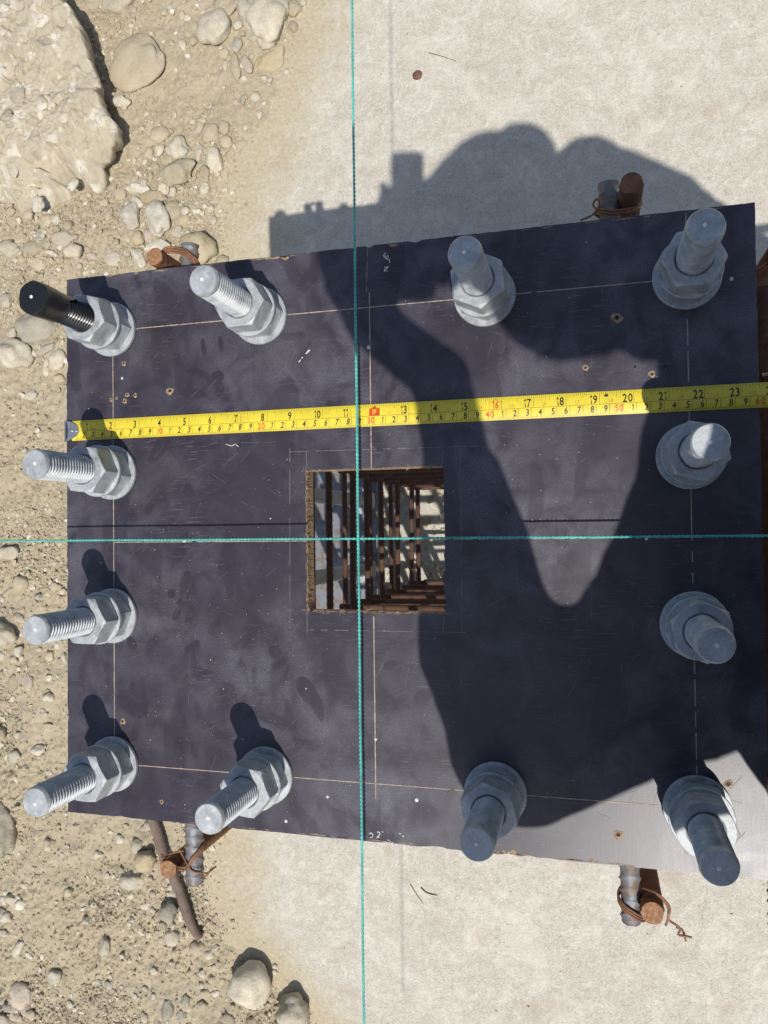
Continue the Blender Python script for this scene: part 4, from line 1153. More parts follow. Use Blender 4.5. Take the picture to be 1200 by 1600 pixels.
    for u, v, r, kind in holes:
        x, y = bl(u, v); rr = r / 1900.0
        mb = MB(); N = 11
        if kind != 'z':
            R1 = [rr * g.uniform(.55, .8) * .7 for q in range(N)]; R2 = [rr * g.uniform(.8, 1.45) for q in range(N)]
            V = [(R1[q] * math.cos(q * 6.283 / N), R1[q] * math.sin(q * 6.283 / N), .0006) for q in range(N)] + [(R2[q] * math.cos(q * 6.283 / N), R2[q] * math.sin(q * 6.283 / N), .0002) for q in range(N)] + [(0, 0, -.0002)]
            ring = [(N + q, N + (q + 1) % N, (q + 1) % N, q) for q in range(N)]
            if kind == 'w':
                o = MB().add(V[:2 * N], ring).build('nail_hole', MAT['wood'], root, loc=(x, y, 0))
                MB().add(V[:N] + [V[-1]], [(q, (q + 1) % N, N) for q in range(N)]).build('hole_pit', MAT['hole'], o)
            else:
                MB().add([(a, b, .0003) for a, b, c in V[:N]], [tuple(range(N))]).build('nail_hole', MAT['hole'], root, loc=(x, y, 0))
        else:
            V = [(rr * .75 * math.cos(q * 6.283 / N), rr * .75 * math.sin(q * 6.283 / N), .0003) for q in range(N)] + [(0, 0, .0008)]
            MB().add(V, [(q, (q + 1) % N, N) for q in range(N)]).build('cement_dot', MAT['chalk'], root, loc=(x, y, 0))
    # chalk writing
    mb = MB()
    def stroke(pts, w=.0008):
        for p, q in zip(pts, pts[1:]): strip(mb, bl(*p), bl(*q), w, z=.0003, gaps=.12, seg=.0012)
    stroke([(606, 394), (601, 397), (599, 400), (603, 404), (607, 405), (606, 398)], .0009)
    stroke([(608, 405), (609, 411)], .0009); stroke([(600, 399), (605, 402)], .0007)
    stroke([(601, 417), (604, 419)]); stroke([(607, 416), (604, 420), (600, 425)]); stroke([(600, 421), (606, 424)])
    stroke([(577, 1303), (580, 1301), (583, 1304), (582, 1308), (578, 1309)], .0007)
    stroke([(588, 1302), (591, 1299), (594, 1302), (592, 1306), (588, 1309), (593, 1308)], .0007)
    for p in ((597, 1299), (606, 1312), (609, 1314), (613, 1316), (624, 1302), (629, 1306)): stroke([p, (p[0] + 2, p[1] + 1)], .0008)
    stroke([(114, 530), (125, 530)], .0018)
    stroke([(478, 553), (484, 547)], .0016); stroke([(467, 566), (473, 558)], .0009); stroke([(353, 694), (362, 697), (368, 694), (373, 698)], .0006)
    mb.build('chalk_marking', MAT['chalk'], root)
    return root


board()


# ------------------------------------------------------------------ anchor bolts
def hex_nut(af, h, rin, cham=0.94, seg=72):
    rf = af / 2
    zs = [0, .0004, .0009, .0016, .0025, h / 2, h - .0025, h - .0016, h - .0009, h - .0004, h]
    V, F = [], []
    rc = rf * 1.0 * cham + 0.0012
    for z in zs:
        e = min(z, h - z)
        for k in range(seg):
            th = 2 * math.pi * k / seg
            a = ((th + math.pi / 6) % (math.pi / 3)) - math.pi / 6
            r = min(rf / math.cos(a), rc + e * 1.65)
            V.append((r * math.cos(th), r * math.sin(th), z))
    for r, z in ((rin * 1.10, h), (rin, h - .0012), (rin, .0012), (rin * 1.10, 0)):
        for k in range(seg):
            th = 2 * math.pi * k / seg
            V.append((r * math.cos(th), r * math.sin(th), z))
    n = len(zs) + 4
    for i in range(n):
        j = (i + 1) % n
        for k in range(seg):
            k2 = (k + 1) % seg
            F.append((i * seg + k, i * seg + k2, j * seg + k2, j * seg + k))
    return V, F


def auto_smooth(me, ang=30):
    me.set_sharp_from_angle(angle=math.radians(ang))


def shank_mesh(name, mat, rod=0.0124, tip=0.1047, pitch=0.0035):
    seg, sub = 30, 6
    dep = 0.0025
    rings = []
    rings += [(-0.82, rod * .9, 0), (-0.818, rod, 0), (-0.03, rod, 0)]
    zz = -0.028
    while zz < tip - 0.0035:
        rings.append((zz, rod, 1)); zz += pitch / sub
    V, F = [], []
    for z, r, th_ in rings:
        for k in range(seg):
            th = 2 * math.pi * k / seg
            rr = r
            if th_:
                ph = (z / pitch - th / (2 * math.pi)) % 1.0
                w = min(abs(ph - .5) * 2 * 1.25, 1.0)
                rr = r - dep * w
            V.append((rr * math.cos(th), rr * math.sin(th), z))
    for r, z in ((rod * .985, tip - .0032), (rod * .93, tip - .0008), (rod * .88, tip), (rod * .3, tip + .0001)):
        for k in range(seg):
            th = 2 * math.pi * k / seg
            V.append((r * math.cos(th), r * math.sin(th), z))
    n = len(rings) + 4
    for i in range(n - 1):
        for k in range(seg):
            k2 = (k + 1) % seg
            F.append((i * seg + k, i * seg + k2, (i + 1) * seg + k2, (i + 1) * seg + k))
    F.append(tuple((n - 1) * seg + k for k in range(seg)))
    F.append(tuple(range(seg - 1, -1, -1)))
    me = mesh_np(name, np.array(V), F, mat, True)
    auto_smooth(me, 42)
    return me


def mk(name, VF, mat, ang=28):
    me = mesh_np(name, np.array(VF[0]), VF[1], mat, True)
    auto_smooth(me, ang)
    return me


G = MAT['galv']
ME_SHANK = shank_mesh('threaded_shank', G)
ME_SHANK_BLACK = shank_mesh('threaded_shank', MAT['black'])
ME_WASHER = mk('washer', lathe([(.0134, .0), (.0246, .0), (.0250, .0006), (.0250, .0034), (.0244, .004), (.0134, .004), (.0134, .0)], 60), G)
ME_NUT_LOW = mk('nut', hex_nut(.0392, .0175, .0124), G)
ME_FLANGE = mk('flange_washer', lathe([(.0134, .0), (.0224, .0), (.0231, .0006), (.0231, .0026), (.0225, .0032), (.0134, .0032), (.0134, .0)], 60), G)
ME_NUT_TOP = mk('nut', hex_nut(.0392, .0205, .0124), G)
ME_DOT = mk('centre_punch', lathe([(.0013, 0), (.0013, .0004), (.0006, .0006), (.0004, .0003), (.00005, .0001)], 14), MAT['zinc'])  # centre mark, its white highlight painted as a pale disc
ME_PLATE = mk('anchor_nut', hex_nut(.046, .024, .0128), G)

BG = 'galvanized anchor bolts standing through the plywood template'
BOLTS = [
    (.0505, .4495, 'anchor bolt with black plastic tape round its end, upper left board corner', 'tape'),
    (.2000, .4495, 'galvanized anchor bolt second from left along the upper board edge', None),
    (.3975, .4495, 'galvanized bolt half in shadow, third from left along upper board edge', None),
    (.5510, .4500, "shaded galvanized anchor bolt at the board's upper right corner", None),
    (.0505, .3165, "galvanized bolt just below the yellow tape's metal hook", None),
    (.5510, .3135, 'bolt with half sunlit tip just below the tape at right', None),
    (.0505, .1845, 'galvanized bolt just below the teal string at the left edge', None),
    (.5515, .1865, 'fully shaded bolt just below the teal string at right', None),
    (.0505, .0490, "sunlit galvanized bolt at the board's lower left corner", None),
    (.2015, .0490, 'sunlit galvanized bolt second from left along the lower board edge', None),
    (.4000, .0490, 'shaded galvanized bolt third from left along the lower board edge', None),
    (.5510, .0490, "dark shaded bolt with sunlit washer at the board's lower right corner", None),
]


def bolt(i, x, y, label, kind):
    root = empty('anchor_bolt', (x, y, ZB + 0.0006))
    tag(root, label, 'bolt', BG)
    g = random.Random(100 + i)
    sh = obj('threaded_shank', ME_SHANK_BLACK if kind else ME_SHANK, root); sh.rotation_euler.z = g.random() * 6
    obj('washer', ME_WASHER, root).rotation_euler.z = g.random() * 6
    a = [.3, .55, .1, .5, .42, .25, .5, .15, .5, .35, .2, .45][i]
    n = obj('nut', ME_NUT_LOW, root, (g.uniform(-.0006, .0006), g.uniform(-.0006, .0006), .004)); n.rotation_euler.z = a + g.uniform(-.3, .3)
    f = obj('flange_washer', ME_FLANGE, root, (0, 0, .0215))
    n = obj('nut', ME_NUT_TOP, root, (0, 0, .0247)); n.rotation_euler.z = a
    obj('nut', ME_PLATE, root, (0, 0, -.812))
    d = obj('centre_punch', ME_DOT, sh, (g.uniform(-.001, .001), g.uniform(-.001, .001), .1048))
    if kind:
        # tape folded round the upper end, a rough hexagon at the tip, twisting down the thread
        seg = 36; V = []; F = []
        prof = [(.077, .0126), (.079, .0130), (.081, .0130), (.084, .0133), (.087, .0134), (.093, .0135), (.100, .0137), (.1052, .0136), (.1064, .0128), (.1066, .006)]
        for j, (z, r) in enumerate(prof):
            for k in range(seg):
                th = 2 * math.pi * k / seg
                hx = 1.0 / math.cos(((th + .3 + j * .03) % (math.pi / 3)) - math.pi / 6)
                w = .5 if j > 2 else .2
                rr = r * (1 + (hx - 1) * w * .8) * (1 + .02 * math.sin(3 * th + j))
                low = .027 * max(0.0, math.cos(th - 1.9)) if j == 0 else (.016 * max(0, math.cos(th - 1.9)) if j == 1 else 0)
                V.append((rr * math.cos(th), rr * math.sin(th), z - low))
        for j in range(len(prof) - 1):
            for k in range(seg):
                k2 = (k + 1) % seg
                F.append((j * seg + k, j * seg + k2, (j + 1) * seg + k2, (j + 1) * seg + k))
        F.append(tuple((len(prof) - 1) * seg + k for k in range(seg)))
        obj('black_tape', mk('black_tape', (V, F), MAT['black'], 35), root)
        d.location.z = .1068


for i, (x, y, lab, kind) in enumerate(BOLTS): bolt(i, x, y, lab, kind)

# ------------------------------------------------------------------ tape measure
_glyphs = {}


def glyph(ch):
    if ch == '1':
        return (np.array([(.12, 0), (.23, 0), (.23, .73), (.13, .73), (0, .60), (.04, .53), (.12, .59)]), [(0, 1, 2, 3, 6), (3, 4, 5, 6)])
    if ch not in _glyphs:
        cu = bpy.data.curves.new('glyph', 'FONT'); cu.body = ch; cu.size = 1.0; cu.resolution_u = 3; cu.offset = .018
        o = bpy.data.objects.new('glyph', cu); COL.objects.link(o)
        bpy.context.view_layer.update()
        me = bpy.data.meshes.new_from_object(o)
        V = np.array([v.co[:2] for v in me.vertices]) if len(me.vertices) else np.zeros((0, 2))
        F = [tuple(p.vertices) for p in me.polygons]
        bpy.data.objects.remove(o); bpy.data.curves.remove(cu); bpy.data.meshes.remove(me)
        V = V - np.array([V[:, 0].min(), V[:, 1].min()])
        _glyphs[ch] = (V, F)
    return _glyphs[ch]


def tape():
    root = empty('tape_measure', (0.003, 0.3572, ZB + 0.001))
    tag(root, 'yellow steel tape measure lying across the plywood board', 'tape measure')
    W2 = .0093
    def zc(y):   # slightly arched blade
        return .0014 * (1 - (y / W2) ** 2) + .0002
    L0, L1 = .004, 1.10
    ny = 9
    yy = np.linspace(-W2, W2, ny); xx = np.linspace(L0, L1, 60)
    V = [(x, y, zc(y)) for x in xx for y in yy]
    F = [(i * ny + j, (i + 1) * ny + j, (i + 1) * ny + j + 1, i * ny + j + 1) for i in range(59) for j in range(ny - 1)]
    b0 = len(V)
    V += [(x, y, zc(y) - .0002) for x in xx for y in yy]
    F += [(b0 + i * ny + j, b0 + i * ny + j + 1, b0 + (i + 1) * ny + j + 1, b0 + (i + 1) * ny + j) for i in range(59) for j in range(ny - 1)]
    obj('blade', mesh_np('blade', np.array(V), F, MAT['yellow'], True), root)
    ink, red, fine = MB(), MB(), MB()
    DZ = .00012
    def v2y(v): return -W2 + 2 * W2 * v
    def text(mb, s, xc, vc, h, wscale=.8, slant=0.0, gap=.0008, dz=DZ):
        parts = []; x = 0
        for ch in s:
            if ch == ' ': x += h * .4; continue
            Vg, Fg = glyph(ch)
            k = h / .7 if ch.isdigit() else h / .7
            parts.append((Vg * np.array([k * wscale, k]), Fg, x)); x += Vg[:, 0].max() * k * wscale + gap
        tot = x - gap
        for Vg, Fg, x0 in parts:
            P = []
            for gx, gy in Vg:
                y = v2y(vc) - h / 2 + gy
                P.append((xc - tot / 2 + x0 + gx + slant * (gy - h / 2), y, zc(min(max(y, -W2), W2)) + dz))
            mb.add(P, Fg)
    def tick(mb, x, va, vb, w):
        n = 4; P = []
        for i in range(n + 1):
            y = v2y(va + (vb - va) * i / n)
            P += [(x - w / 2, y, zc(y) + DZ), (x + w / 2, y, zc(y) + DZ)]
        mb.add(P, [(2 * i, 2 * i + 1, 2 * i + 3, 2 * i + 2) for i in range(n)])
    # centimetres below
    for mm in range(8, 640):
        x = mm / 1000
        vb = .44 if mm % 10 == 0 else (.17 if mm % 5 == 0 else .11)
        tick(ink, x, 0.015, vb, .00022 if mm % 10 else .00026)
    for c in range(2, 62):
        if c % 10 == 0: text(red, str(c), c / 100 - .0028, .255, .0050, .85, .0)
        else: text(ink, str(c % 10), c / 100 - .0028, .255, .0050, .8, .22 if c < 32 else .05)
    # inches above
    for s in range(4, 16 * 25):
        x = s * .0254 / 16
        vt = {0: .47, 8: .76, 4: .80, 12: .80}.get(s % 16, .85 if s % 2 == 0 else .88)
        tick(ink, x, vt, .985, .0002)
    for n in range(1, 25):
        xc = n * .0254 - .0045
        if n == 12:
            # red block with a pointed top: 1F
            x0, x1 = xc - .0045, xc + .0045
            ya, yb = v2y(.47), v2y(.80)
            P = [(x0, ya), (x1, ya), (x1, yb), (xc + .0022, yb), (xc, v2y(.93)), (xc - .0022, yb), (x0, yb)]
            red.add([(px, py, zc(py) + DZ * 2) for px, py in P], [tuple(range(7))])
        elif n == 16:
            text(red, '16', xc, .645, .0058, .72)
            for (a, b) in (((xc - .005, .80), (xc - .0022, .80)), ((xc - .0022, .80), (xc, .93)), ((xc, .93), (xc + .0022, .80)), ((xc + .0022, .80), (xc + .005, .80)), ((xc - .005, .48), (xc - .005, .80)), ((xc + .005, .48), (xc + .005, .80))):
                p, q = Vector((a[0], v2y(a[1]), 0)), Vector((b[0], v2y(b[1]), 0)); d = (q - p).normalized(); nn = Vector((-d.y, d.x, 0)) * .00015
                red.add([(w.x, w.y, zc(w.y) + DZ) for w in (p - nn, q - nn, q + nn, p + nn)], [(0, 1, 2, 3)])
        else:
            text(ink, str(n), xc, .655, .0064, .68 if n < 9 else .76)
        if n > 12:
            text(fine, '1-%d' % (n - 12) if n > 13 else '1-1', xc - .0125, .585, .0026, .7, gap=.0003)
    for x in (.028, .044): tick(fine, x, .5, .56, .006)
    # black stud diamond at 19.2 in
    x = 19.2 * .0254; y = v2y(.80); r = .0018
    ink.add([(x - r, y, zc(y) + DZ), (x, y - r, zc(y) + DZ), (x + r, y, zc(y) + DZ), (x, y + r, zc(y) + DZ)], [(0, 1, 2, 3)])
    # middle line
    mid = MB(); P = []
    y = v2y(.455)
    mid.add([(.012, y - .0001, zc(y) + DZ), (L1, y - .0001, zc(y) + DZ), (L1, y + .0001, zc(y) + DZ), (.012, y + .0001, zc(y) + DZ)], [(0, 1, 2, 3)])
    mid.build('middle_line', MAT['ink'], root)
    ink.build('black_numerals', MAT['ink'], root); red.build('red_numerals', MAT['red'], root); fine.build('fine_red_numerals', MAT['pale_red'], root)
    yb_ = MB(); text(yb_, '1F', 12 * .0254 - .0045, .635, .0042, .85, dz=DZ * 3.2); yb_.build('foot_mark', MAT['yellow'], root)
    # steel hook with two rivets
    hk = []
    out = [(-.0015, -.0100), (.004, -.0084), (.0105, -.0050), (.0125, -.0018), (.0125, .0018), (.0105, .0050), (.004, .0084), (-.0015, .0100), (.0006, .0050), (.0012, 0), (.0006, -.0050)]
    n = len(out)
    V = [(x, y, .0017) for x, y in out] + [(x, y, .0024) for x, y in out]
    F = [tuple(range(n - 1, -1, -1)), tuple(n + k for k in range(n))] + [(k, (k + 1) % n, n + (k + 1) % n, n + k) for k in range(n)]
    mb = MB(); mb.add(V, F)
    mb.add(*box(-.0030, -.0016, -.0098, .0098, -.012, .0024))
    h = mb.build('hook', MAT['steel'], root)
    for (x, y) in ((.0045, 0.0003), (.0093, -.0002)):
        obj('rivet', mk('rivet', lathe([(.0017, 0), (.0017, .0004), (.0013, .0008), (.0006, .001), (.0001, .00102)], 18), MAT['steel']), h, (x, y, .0024))


tape()


# ------------------------------------------------------------------ strings
def cord(name, a, b, r, label, pitch=.0066, vis=(0, 1)):
    a, b = Vector(a), Vector(b); d = (b - a); L = d.length; t = d.normalized()
    n1 = t.cross(Vector((0, 0, 1))).normalized(); n2 = t.cross(n1)
    step = pitch / 9; n = int(L / step)
    V, F = [], []
    s = np.arange(n + 1) * step
    rs = r * .62
    seg = 6
    for st in range(2):
        ph = 2 * np.pi * (s / pitch + st / 2)
        sag = 0.0
        wob = .00012 * np.sin(s * 37 + st)
        cx = np.cos(ph) * rs * .85 + wob; cy = np.sin(ph) * rs * .85
        base = len(V)
        C = np.array(a)[None] + np.outer(s, np.array(t)) + np.outer(cx, np.array(n1)) + np.outer(cy, np.array(n2))
        rings = []
        for k in range(seg):
            th = 2 * np.pi * k / seg
            rings.append(C + rs * (math.cos(th) * np.array(n1) + math.sin(th) * np.array(n2))[None])
        R = np.stack(rings, 1).reshape(-1, 3)
        b0 = len(R) * st
        i = np.arange(n)[:, None] * seg; k = np.arange(seg)[None, :]; k2 = (k + 1) % seg
        F.append((np.stack([i + k, i + k2, i + seg + k2, i + seg + k], -1).reshape(-1, 4)) + b0)
        V.append(R)
    o = obj(name, mesh_np(name, np.concatenate(V), np.concatenate(F), MAT['cord'], True))
    return tag(o, label, 'string', 'teal mason strings crossing over the board')


HS = ZB + .0288
cord('mason_string', (.2962, -1.2, HS), (.2957, 1.9, HS), .00105, 'teal twisted string stretched from the top edge to the bottom edge')
cord('mason_string', (-.9, .2565, HS - .0024), (1.1, .2520, HS - .0024), .00092, 'teal twisted string stretched from the left edge to the right edge')


# ------------------------------------------------------------------ reinforcement cage under the board
def ribbed(pitch=.009, k=.17, lead=1.0):
    def f(s, th):
        p = (s / pitch + lead * math.sin(th) * .45) % 1.0
        rib = min(1.0, 2.2 * max(0.0, 1 - abs(p - .5) / .16)) * max(0.0, abs(math.cos(th)) ** .35)
        lon = max(0.0, 1 - abs(abs(((th + math.pi / 2) % math.pi) - math.pi / 2)) / .3)
        return 1 + k * rib + .0 * lon
    return f


def bar_mesh(name, a, b, r, mat, fine=.0012, seg=16, endmat=None, pitch=.009, cut=0.0):
    a, b = Vector(a), Vector(b); L = (b - a).length; n = max(2, int(L / fine))
    P = [a + (b - a) * (i / n) for i in range(n + 1)]
    V, F = sweep(P, r, seg, True, ribbed(pitch))
    me = mesh_np(name, np.array([tuple(v) for v in V]), F, mat, True)
    auto_smooth(me, 50)
    if endmat:
        me.materials.append(endmat)
        me.polygons[len(me.polygons) - 1].material_index = 1
        me.polygons[len(me.polygons) - 2].material_index = 1
    return me


def wire_mesh(mb, pts, r=.0009):
    mb.add(*sweep(smooth_path(pts, .0018), r, 7))


def cage():
    root = empty('rebar_cage', (0, 0, 0))
    tag(root, 'rusty steel reinforcement cage under the plywood board, bar ends sticking out', 'rebar cage')
    zt = ZB - .018
    rv = .0082
    # corner verticals, tops just outside the board
    VERT = [((.0905, .5165), .968, 'rust_face'), ((.512, .5235), .985, 'rust'), ((.0975, -.0485), .962, 'rust_face'), ((.5180, -.0365), .966, 'rust_face'), ((.622, .473), .955, 'rust')]
    for (x, y), z, em in VERT:
        o = obj('vertical_bar', bar_mesh('vertical_bar', (x, y, 0.002), (x, y, z), rv, MAT['rust_dark' if em == 'rust' else 'rust'], .003, 14, MAT[em]), root)
    # cross bars the board rests on
    obj('cross_bar', bar_mesh('cross_bar', (.1165, -.0645, zt - .0085), (.1155, .532, zt - .0085), .0080, MAT['bar'], .0012, 16, MAT['rust_face']), root)
    obj('cross_bar', bar_mesh('cross_bar', (.5030, -.0540, zt - .0085), (.4960, .541, zt - .0085), .0074, MAT['bar'], .0012, 16, MAT['rust_face'], .0098), root)
    obj('cross_bar', bar_mesh('cross_bar', (.617, -.25, zt - .035), (.613, .452, zt - .035), .0075, MAT['rust_dark'], .002, 12), root)
    # inner hoops seen through the square hole, the outer hoops round the verticals
    def hoop(x0, x1, y0, y1, r):
        c = .02
        P = []
        for (cx, cy, a0) in ((x1 - c, y1 - c, 0), (x0 + c, y1 - c, 90), (x0 + c, y0 + c, 180), (x1 - c, y0 + c, 270)):
            for k in range(5):
                a = math.radians(a0 + 90 * k / 4); P.append((cx + c * math.cos(a), cy + c * math.sin(a), 0))
        P.append(P[0])
        return mesh_np('stirrup', np.array([tuple(v) for v in sweep(P, r, 8, False)[0]]), sweep(P, r, 8, False)[1], MAT['rust_dark'], True)
    outer = hoop(.088, .527, -.050, .538, .0045)
    long_bar = bar_mesh('tie_bar', (0, -.112, 0), (0, .104, 0), .0041, MAT['rust_dark'], .004, 10)
    flat_bar = bar_mesh('tie_bar', (-.02, 0, 0), (.28, 0, 0), .0041, MAT['rust_dark'], .004, 10)
    for z in (.6975, .610, .5345, .4645, .3645, .2585, .2045):
        w = rng.uniform(-.012, .012)
        o = obj('tie_bar', long_bar, root, (.166 + rng.uniform(-.003, .003), .249, z)); o.rotation_euler = (rng.uniform(-.02, .02), 0, w)
        for yy in (.158, .340):
            o = obj('tie_bar', flat_bar, root, (.166, yy + rng.uniform(-.003, .003), z - .0093)); o.rotation_euler = (0, rng.uniform(-.015, .015), w)
    for x in (.11, .165, .225, .285, .345, .40, .46, .52):  # added unseen row, there to shade the ground below the hole
        obj('vertical_bar', bar_mesh('vertical_bar', (x + rng.uniform(-.01, .01), .055, .002), (x + rng.uniform(-.01, .01), .062, .90), .0062, MAT['rust_dark'], .008, 10), root)
    for k in range(8):  # level bars also added out of sight to cut the sunlight
        obj('tie_bar', bar_mesh('tie_bar', (.09, .046, .10 + k * .095), (.53, .046, .105 + k * .095), .0065, MAT['rust_dark'], .006, 10), root)
    for k in range(5):
        o = obj('stirrup', outer, root, (0, 0, .70 - .15 * k)); o.rotation_euler.x = rng.uniform(-.006, .006)
    for x in (.175, .245, .325, .40, .585):  # extra hidden uprights on the sun side, added for their shadows
        obj('vertical_bar', bar_mesh('vertical_bar', (x, -.026, .002), (x, -.026, .84), .0075, MAT['rust_dark'], .008, 10), root)
    for (x, y) in ((.4225, .1655), (.4225, .3325)):
        obj('vertical_bar', bar_mesh('vertical_bar', (x, y, .002), (x, y, zt - .004), .006, MAT['rust_dark'], .006, 10), root)
    # tie wires
    def ties(name, pts_list, r=.0009, mat='wire'):
        for pts in pts_list:
            mb = MB()
            wire_mesh(mb, pts, r)
            mb.build(name, MAT[mat], root, True)
    # lower left: X-lashing over the steel bar with twisted tail
    x, y, z = .1165, -.043, zt - .0085
    A = []
    for o_ in (0, .0022):
        A.append([(.088, y + .004 + o_, z + .010), (.100, y - .004 + o_, z + .0115), (x - .004, y - .006 + o_, z + .0092), (x + .003, y + .003 + o_, z + .0095), (x + .0095, y + .012 + o_, z + .002), (x + .004, y + .014, z - .010)])
    A.append([(.106, y + .012, z + .009), (x - .006, y + .004, z + .0085), (x + .002, y - .006, z + .0094), (x + .009, y - .010, z + .004), (x + .015, y - .010, z + .003), (x + .021, y - .005, z + .006)])
    A.append([(x + .008, y - .011, z + .004), (x + .014, y - .0125, z + .005), (x + .018, y - .007, z + .003), (x + .024, y - .003, z + .004)])
    A.append([(.1085, y + .008, z + .002), (.096, y + .006, z + .008), (.087, y - .004, z + .006), (.094, y - .016, z + .002)])
    ties('tie_wire', A, .0009)
    # lower right
    x, y, z = .5025, -.040, zt - .0085
    A = []
    for o_ in (0, .0021, -.002):
        A.append([(x - .004, y + .012 + o_, z - .007), (x - .0093, y + .006 + o_, z), (x - .006, y + .001 + o_, z + .0078), (x + .002, y - .004 + o_, z + .0092), (x + .0085, y - .008 + o_, z + .006), (x + .013, y - .008 + o_, z + .002)])
    A.append([(x + .011, y + .012, z + .008), (x + .021, y + .013, z + .010), (x + .0275, y + .004, z + .008), (x + .0275, y - .006, z + .006), (x + .026, y - .012, z + .004)])
    A.append([(x + .009, y + .016, z + .006), (x + .019, y + .016, z + .012), (x + .0285, y + .006, z + .010), (x + .028, y - .004, z + .006), (x + .029, y - .008, z + .004), (x + .034, y - .010, z + .006), (x + .037, y - .014, z + .004), (x + .035, y - .018, z + .004), (x + .041, y - .018, z + .005), (x + .045, y - .0185, z + .005)])
    A.append([(x + .034, y - .012, z + .005), (x + .0385, y - .015, z + .002), (x + .040, y - .020, z + .002), (x + .041, y - .024, z)])
    ties('tie_wire', A, .0009)
    # upper left
    x, y, z = .1155, .515, zt - .0085
    A = []
    for o_ in (0, .0022, .0044):
        A.append([(.086, y - .006, z + .008 - o_), (.096, y + .011 - o_, z + .012), (x - .002, y + .010 - o_, z + .0095), (x + .006, y + .004 - o_, z + .0090), (x + .011, y - .002 - o_, z + .003), (x + .006, y - .006, z - .009)])
    A.append([(.095, y + .002, z + .006), (.0955, y - .006, z + .003), (.097, y - .014, z + .004)])
    ties('tie_wire', A, .0012)
    # upper right
    x, y, z = .4955, .513, zt - .0085
    A = []
    for o_ in (0, .0022):
        A.append([(x + .026, y + .006 + o_, z + .004), (x + .018, y - .001 + o_, z + .012), (x + .004, y - .001 + o_, z + .0105), (x - .006, y + .002 + o_, z + .0085), (x - .0105, y + .004 + o_, z), (x - .005, y + .003, z - .009)])
    A.append([(x - .008, y + .004, z + .006), (x - .012, y + .010, z + .006), (x - .009, y + .013, z + .009), (x - .007, y + .008, z + .010), (x - .012, y + .001, z + .008), (x - .022, y - .003, z + .009)])
    ties('tie_wire', A, .0009)
    # right edge
    A = [[(.607, .462, zt - .024), (.616, .468, zt - .020), (.626, .482, zt - .015), (.636, .49, zt - .02)], [(.606, .459, zt - .024), (.617, .465, zt - .019), (.628, .479, zt - .015), (.64, .487, zt - .02)],
         [(.612, .412, zt - .03), (.622, .4115, zt - .024), (.632, .412, zt - .022)], [(.622, .409, zt - .027), (.628, .402, zt - .025), (.622, .395, zt - .022), (.634, .400, zt - .02)], [(.621, .328 + .03, zt - .03), (.628, .362, zt - .027), (.634, .366, zt - .024)]]
    ties('tie_wire', A, .0012)
    A = [[(.611, .380, zt - .025), (.622, .380, zt - .020), (.636, .381, zt - .02)]]
    ties('tie_wire', A, .0014, 'steel')


cage()


def ring_plate():  # added plate: its grey stands in for shade below the square hole
    x0, x1, y0, y1, w = -.085, .685, -.085, .587, .155
    V = []
    for z in (.128, .138):
        for (ins) in (0, w):
            V += [(x0 + ins, y0 + ins, z), (x1 - ins, y0 + ins, z), (x1 - ins, y1 - ins, z), (x0 + ins, y1 - ins, z)]
    F = []
    for k in range(4):
        k2 = (k + 1) % 4
        F += [(8 + k, 8 + k2, 12 + k2, 12 + k), (k2, k, 4 + k, 4 + k2), (k, k2, 8 + k2, 8 + k), (4 + k2, 4 + k, 12 + k, 12 + k2)]
    o = obj('anchor_plate', mesh_np('anchor_plate', np.array(V), F, MAT['bar'], False))
    tag(o, 'grey steel ring plate at the feet of the bolts, deep under the square hole', 'anchor plate')


ring_plate()

# ------------------------------------------------------------------ bar lying in the dirt, twigs, leaf
def fallen_bar():
    px = [(225, 1235), (243, 1290), (260, 1338), (279, 1390), (293, 1430), (303, 1455), (313, 1468)]
    P = [at(u, v, .022) for u, v in px]
    zz = [.024, .022, .021, .020, .019, .016, .013]
    for p, z in zip(P, zz):
        gz = float(ground_z(np.array([p.x]), np.array([p.y]))[0]); p.z = max(gz, 0) + z * .75
    Q = smooth_path(P, .002)
    n = len(Q)
    R = [.0112 * (1 - .25 * max(0, (i / n - .8) / .2)) for i in range(n)]
    R[-1] *= .6; R[-2] *= .85
    R = [r * (1 + .10 * mnoise.noise(Vector((i * .06, 1.3, 0)))) for i, r in enumerate(R)]
    V, F = sweep(Q, R, 16, True, ribbed(.0085, .07))
    o = obj('steel_bar', mesh_np('steel_bar', np.array([tuple(v) for v in V]), F, MAT['brown_bar'], True))
    tag(o, 'bent rusty brown steel bar lying in the dirt below the board', 'steel bar')


fallen_bar()


def twig(pts, r, label, cat='twig', mat='dry', name='twig', z=.0016):
    P = [at(u, v, z) for u, v in pts]
    Q = smooth_path(P, .003); n = len(Q)
    V, F = sweep(Q, [r * (1 - .5 * i / n) for i in range(n)], 6)
    tag(obj(name, mesh_np(name, np.array([tuple(v) for v in V]), F, MAT[mat], True)), label, cat)


twig([(670, 82), (684, 86), (698, 90), (712, 95)], .0008, 'thin dry twig lying on the concrete near the brown leaf')
twig([(658, 1387), (664, 1393), (672, 1397), (683, 1399)], .0014, 'short dry twig on the concrete below the board')
twig([(641, 1382), (650, 1396), (661, 1412)], .0007, 'thin reddish straw on the concrete left of the short twig', mat='wire')
twig([(297, 1394), (308, 1404), (318, 1416), (320, 1424), (313, 1432)], .0006, 'fine curled dry stem beside the fallen steel bar', z=.012)


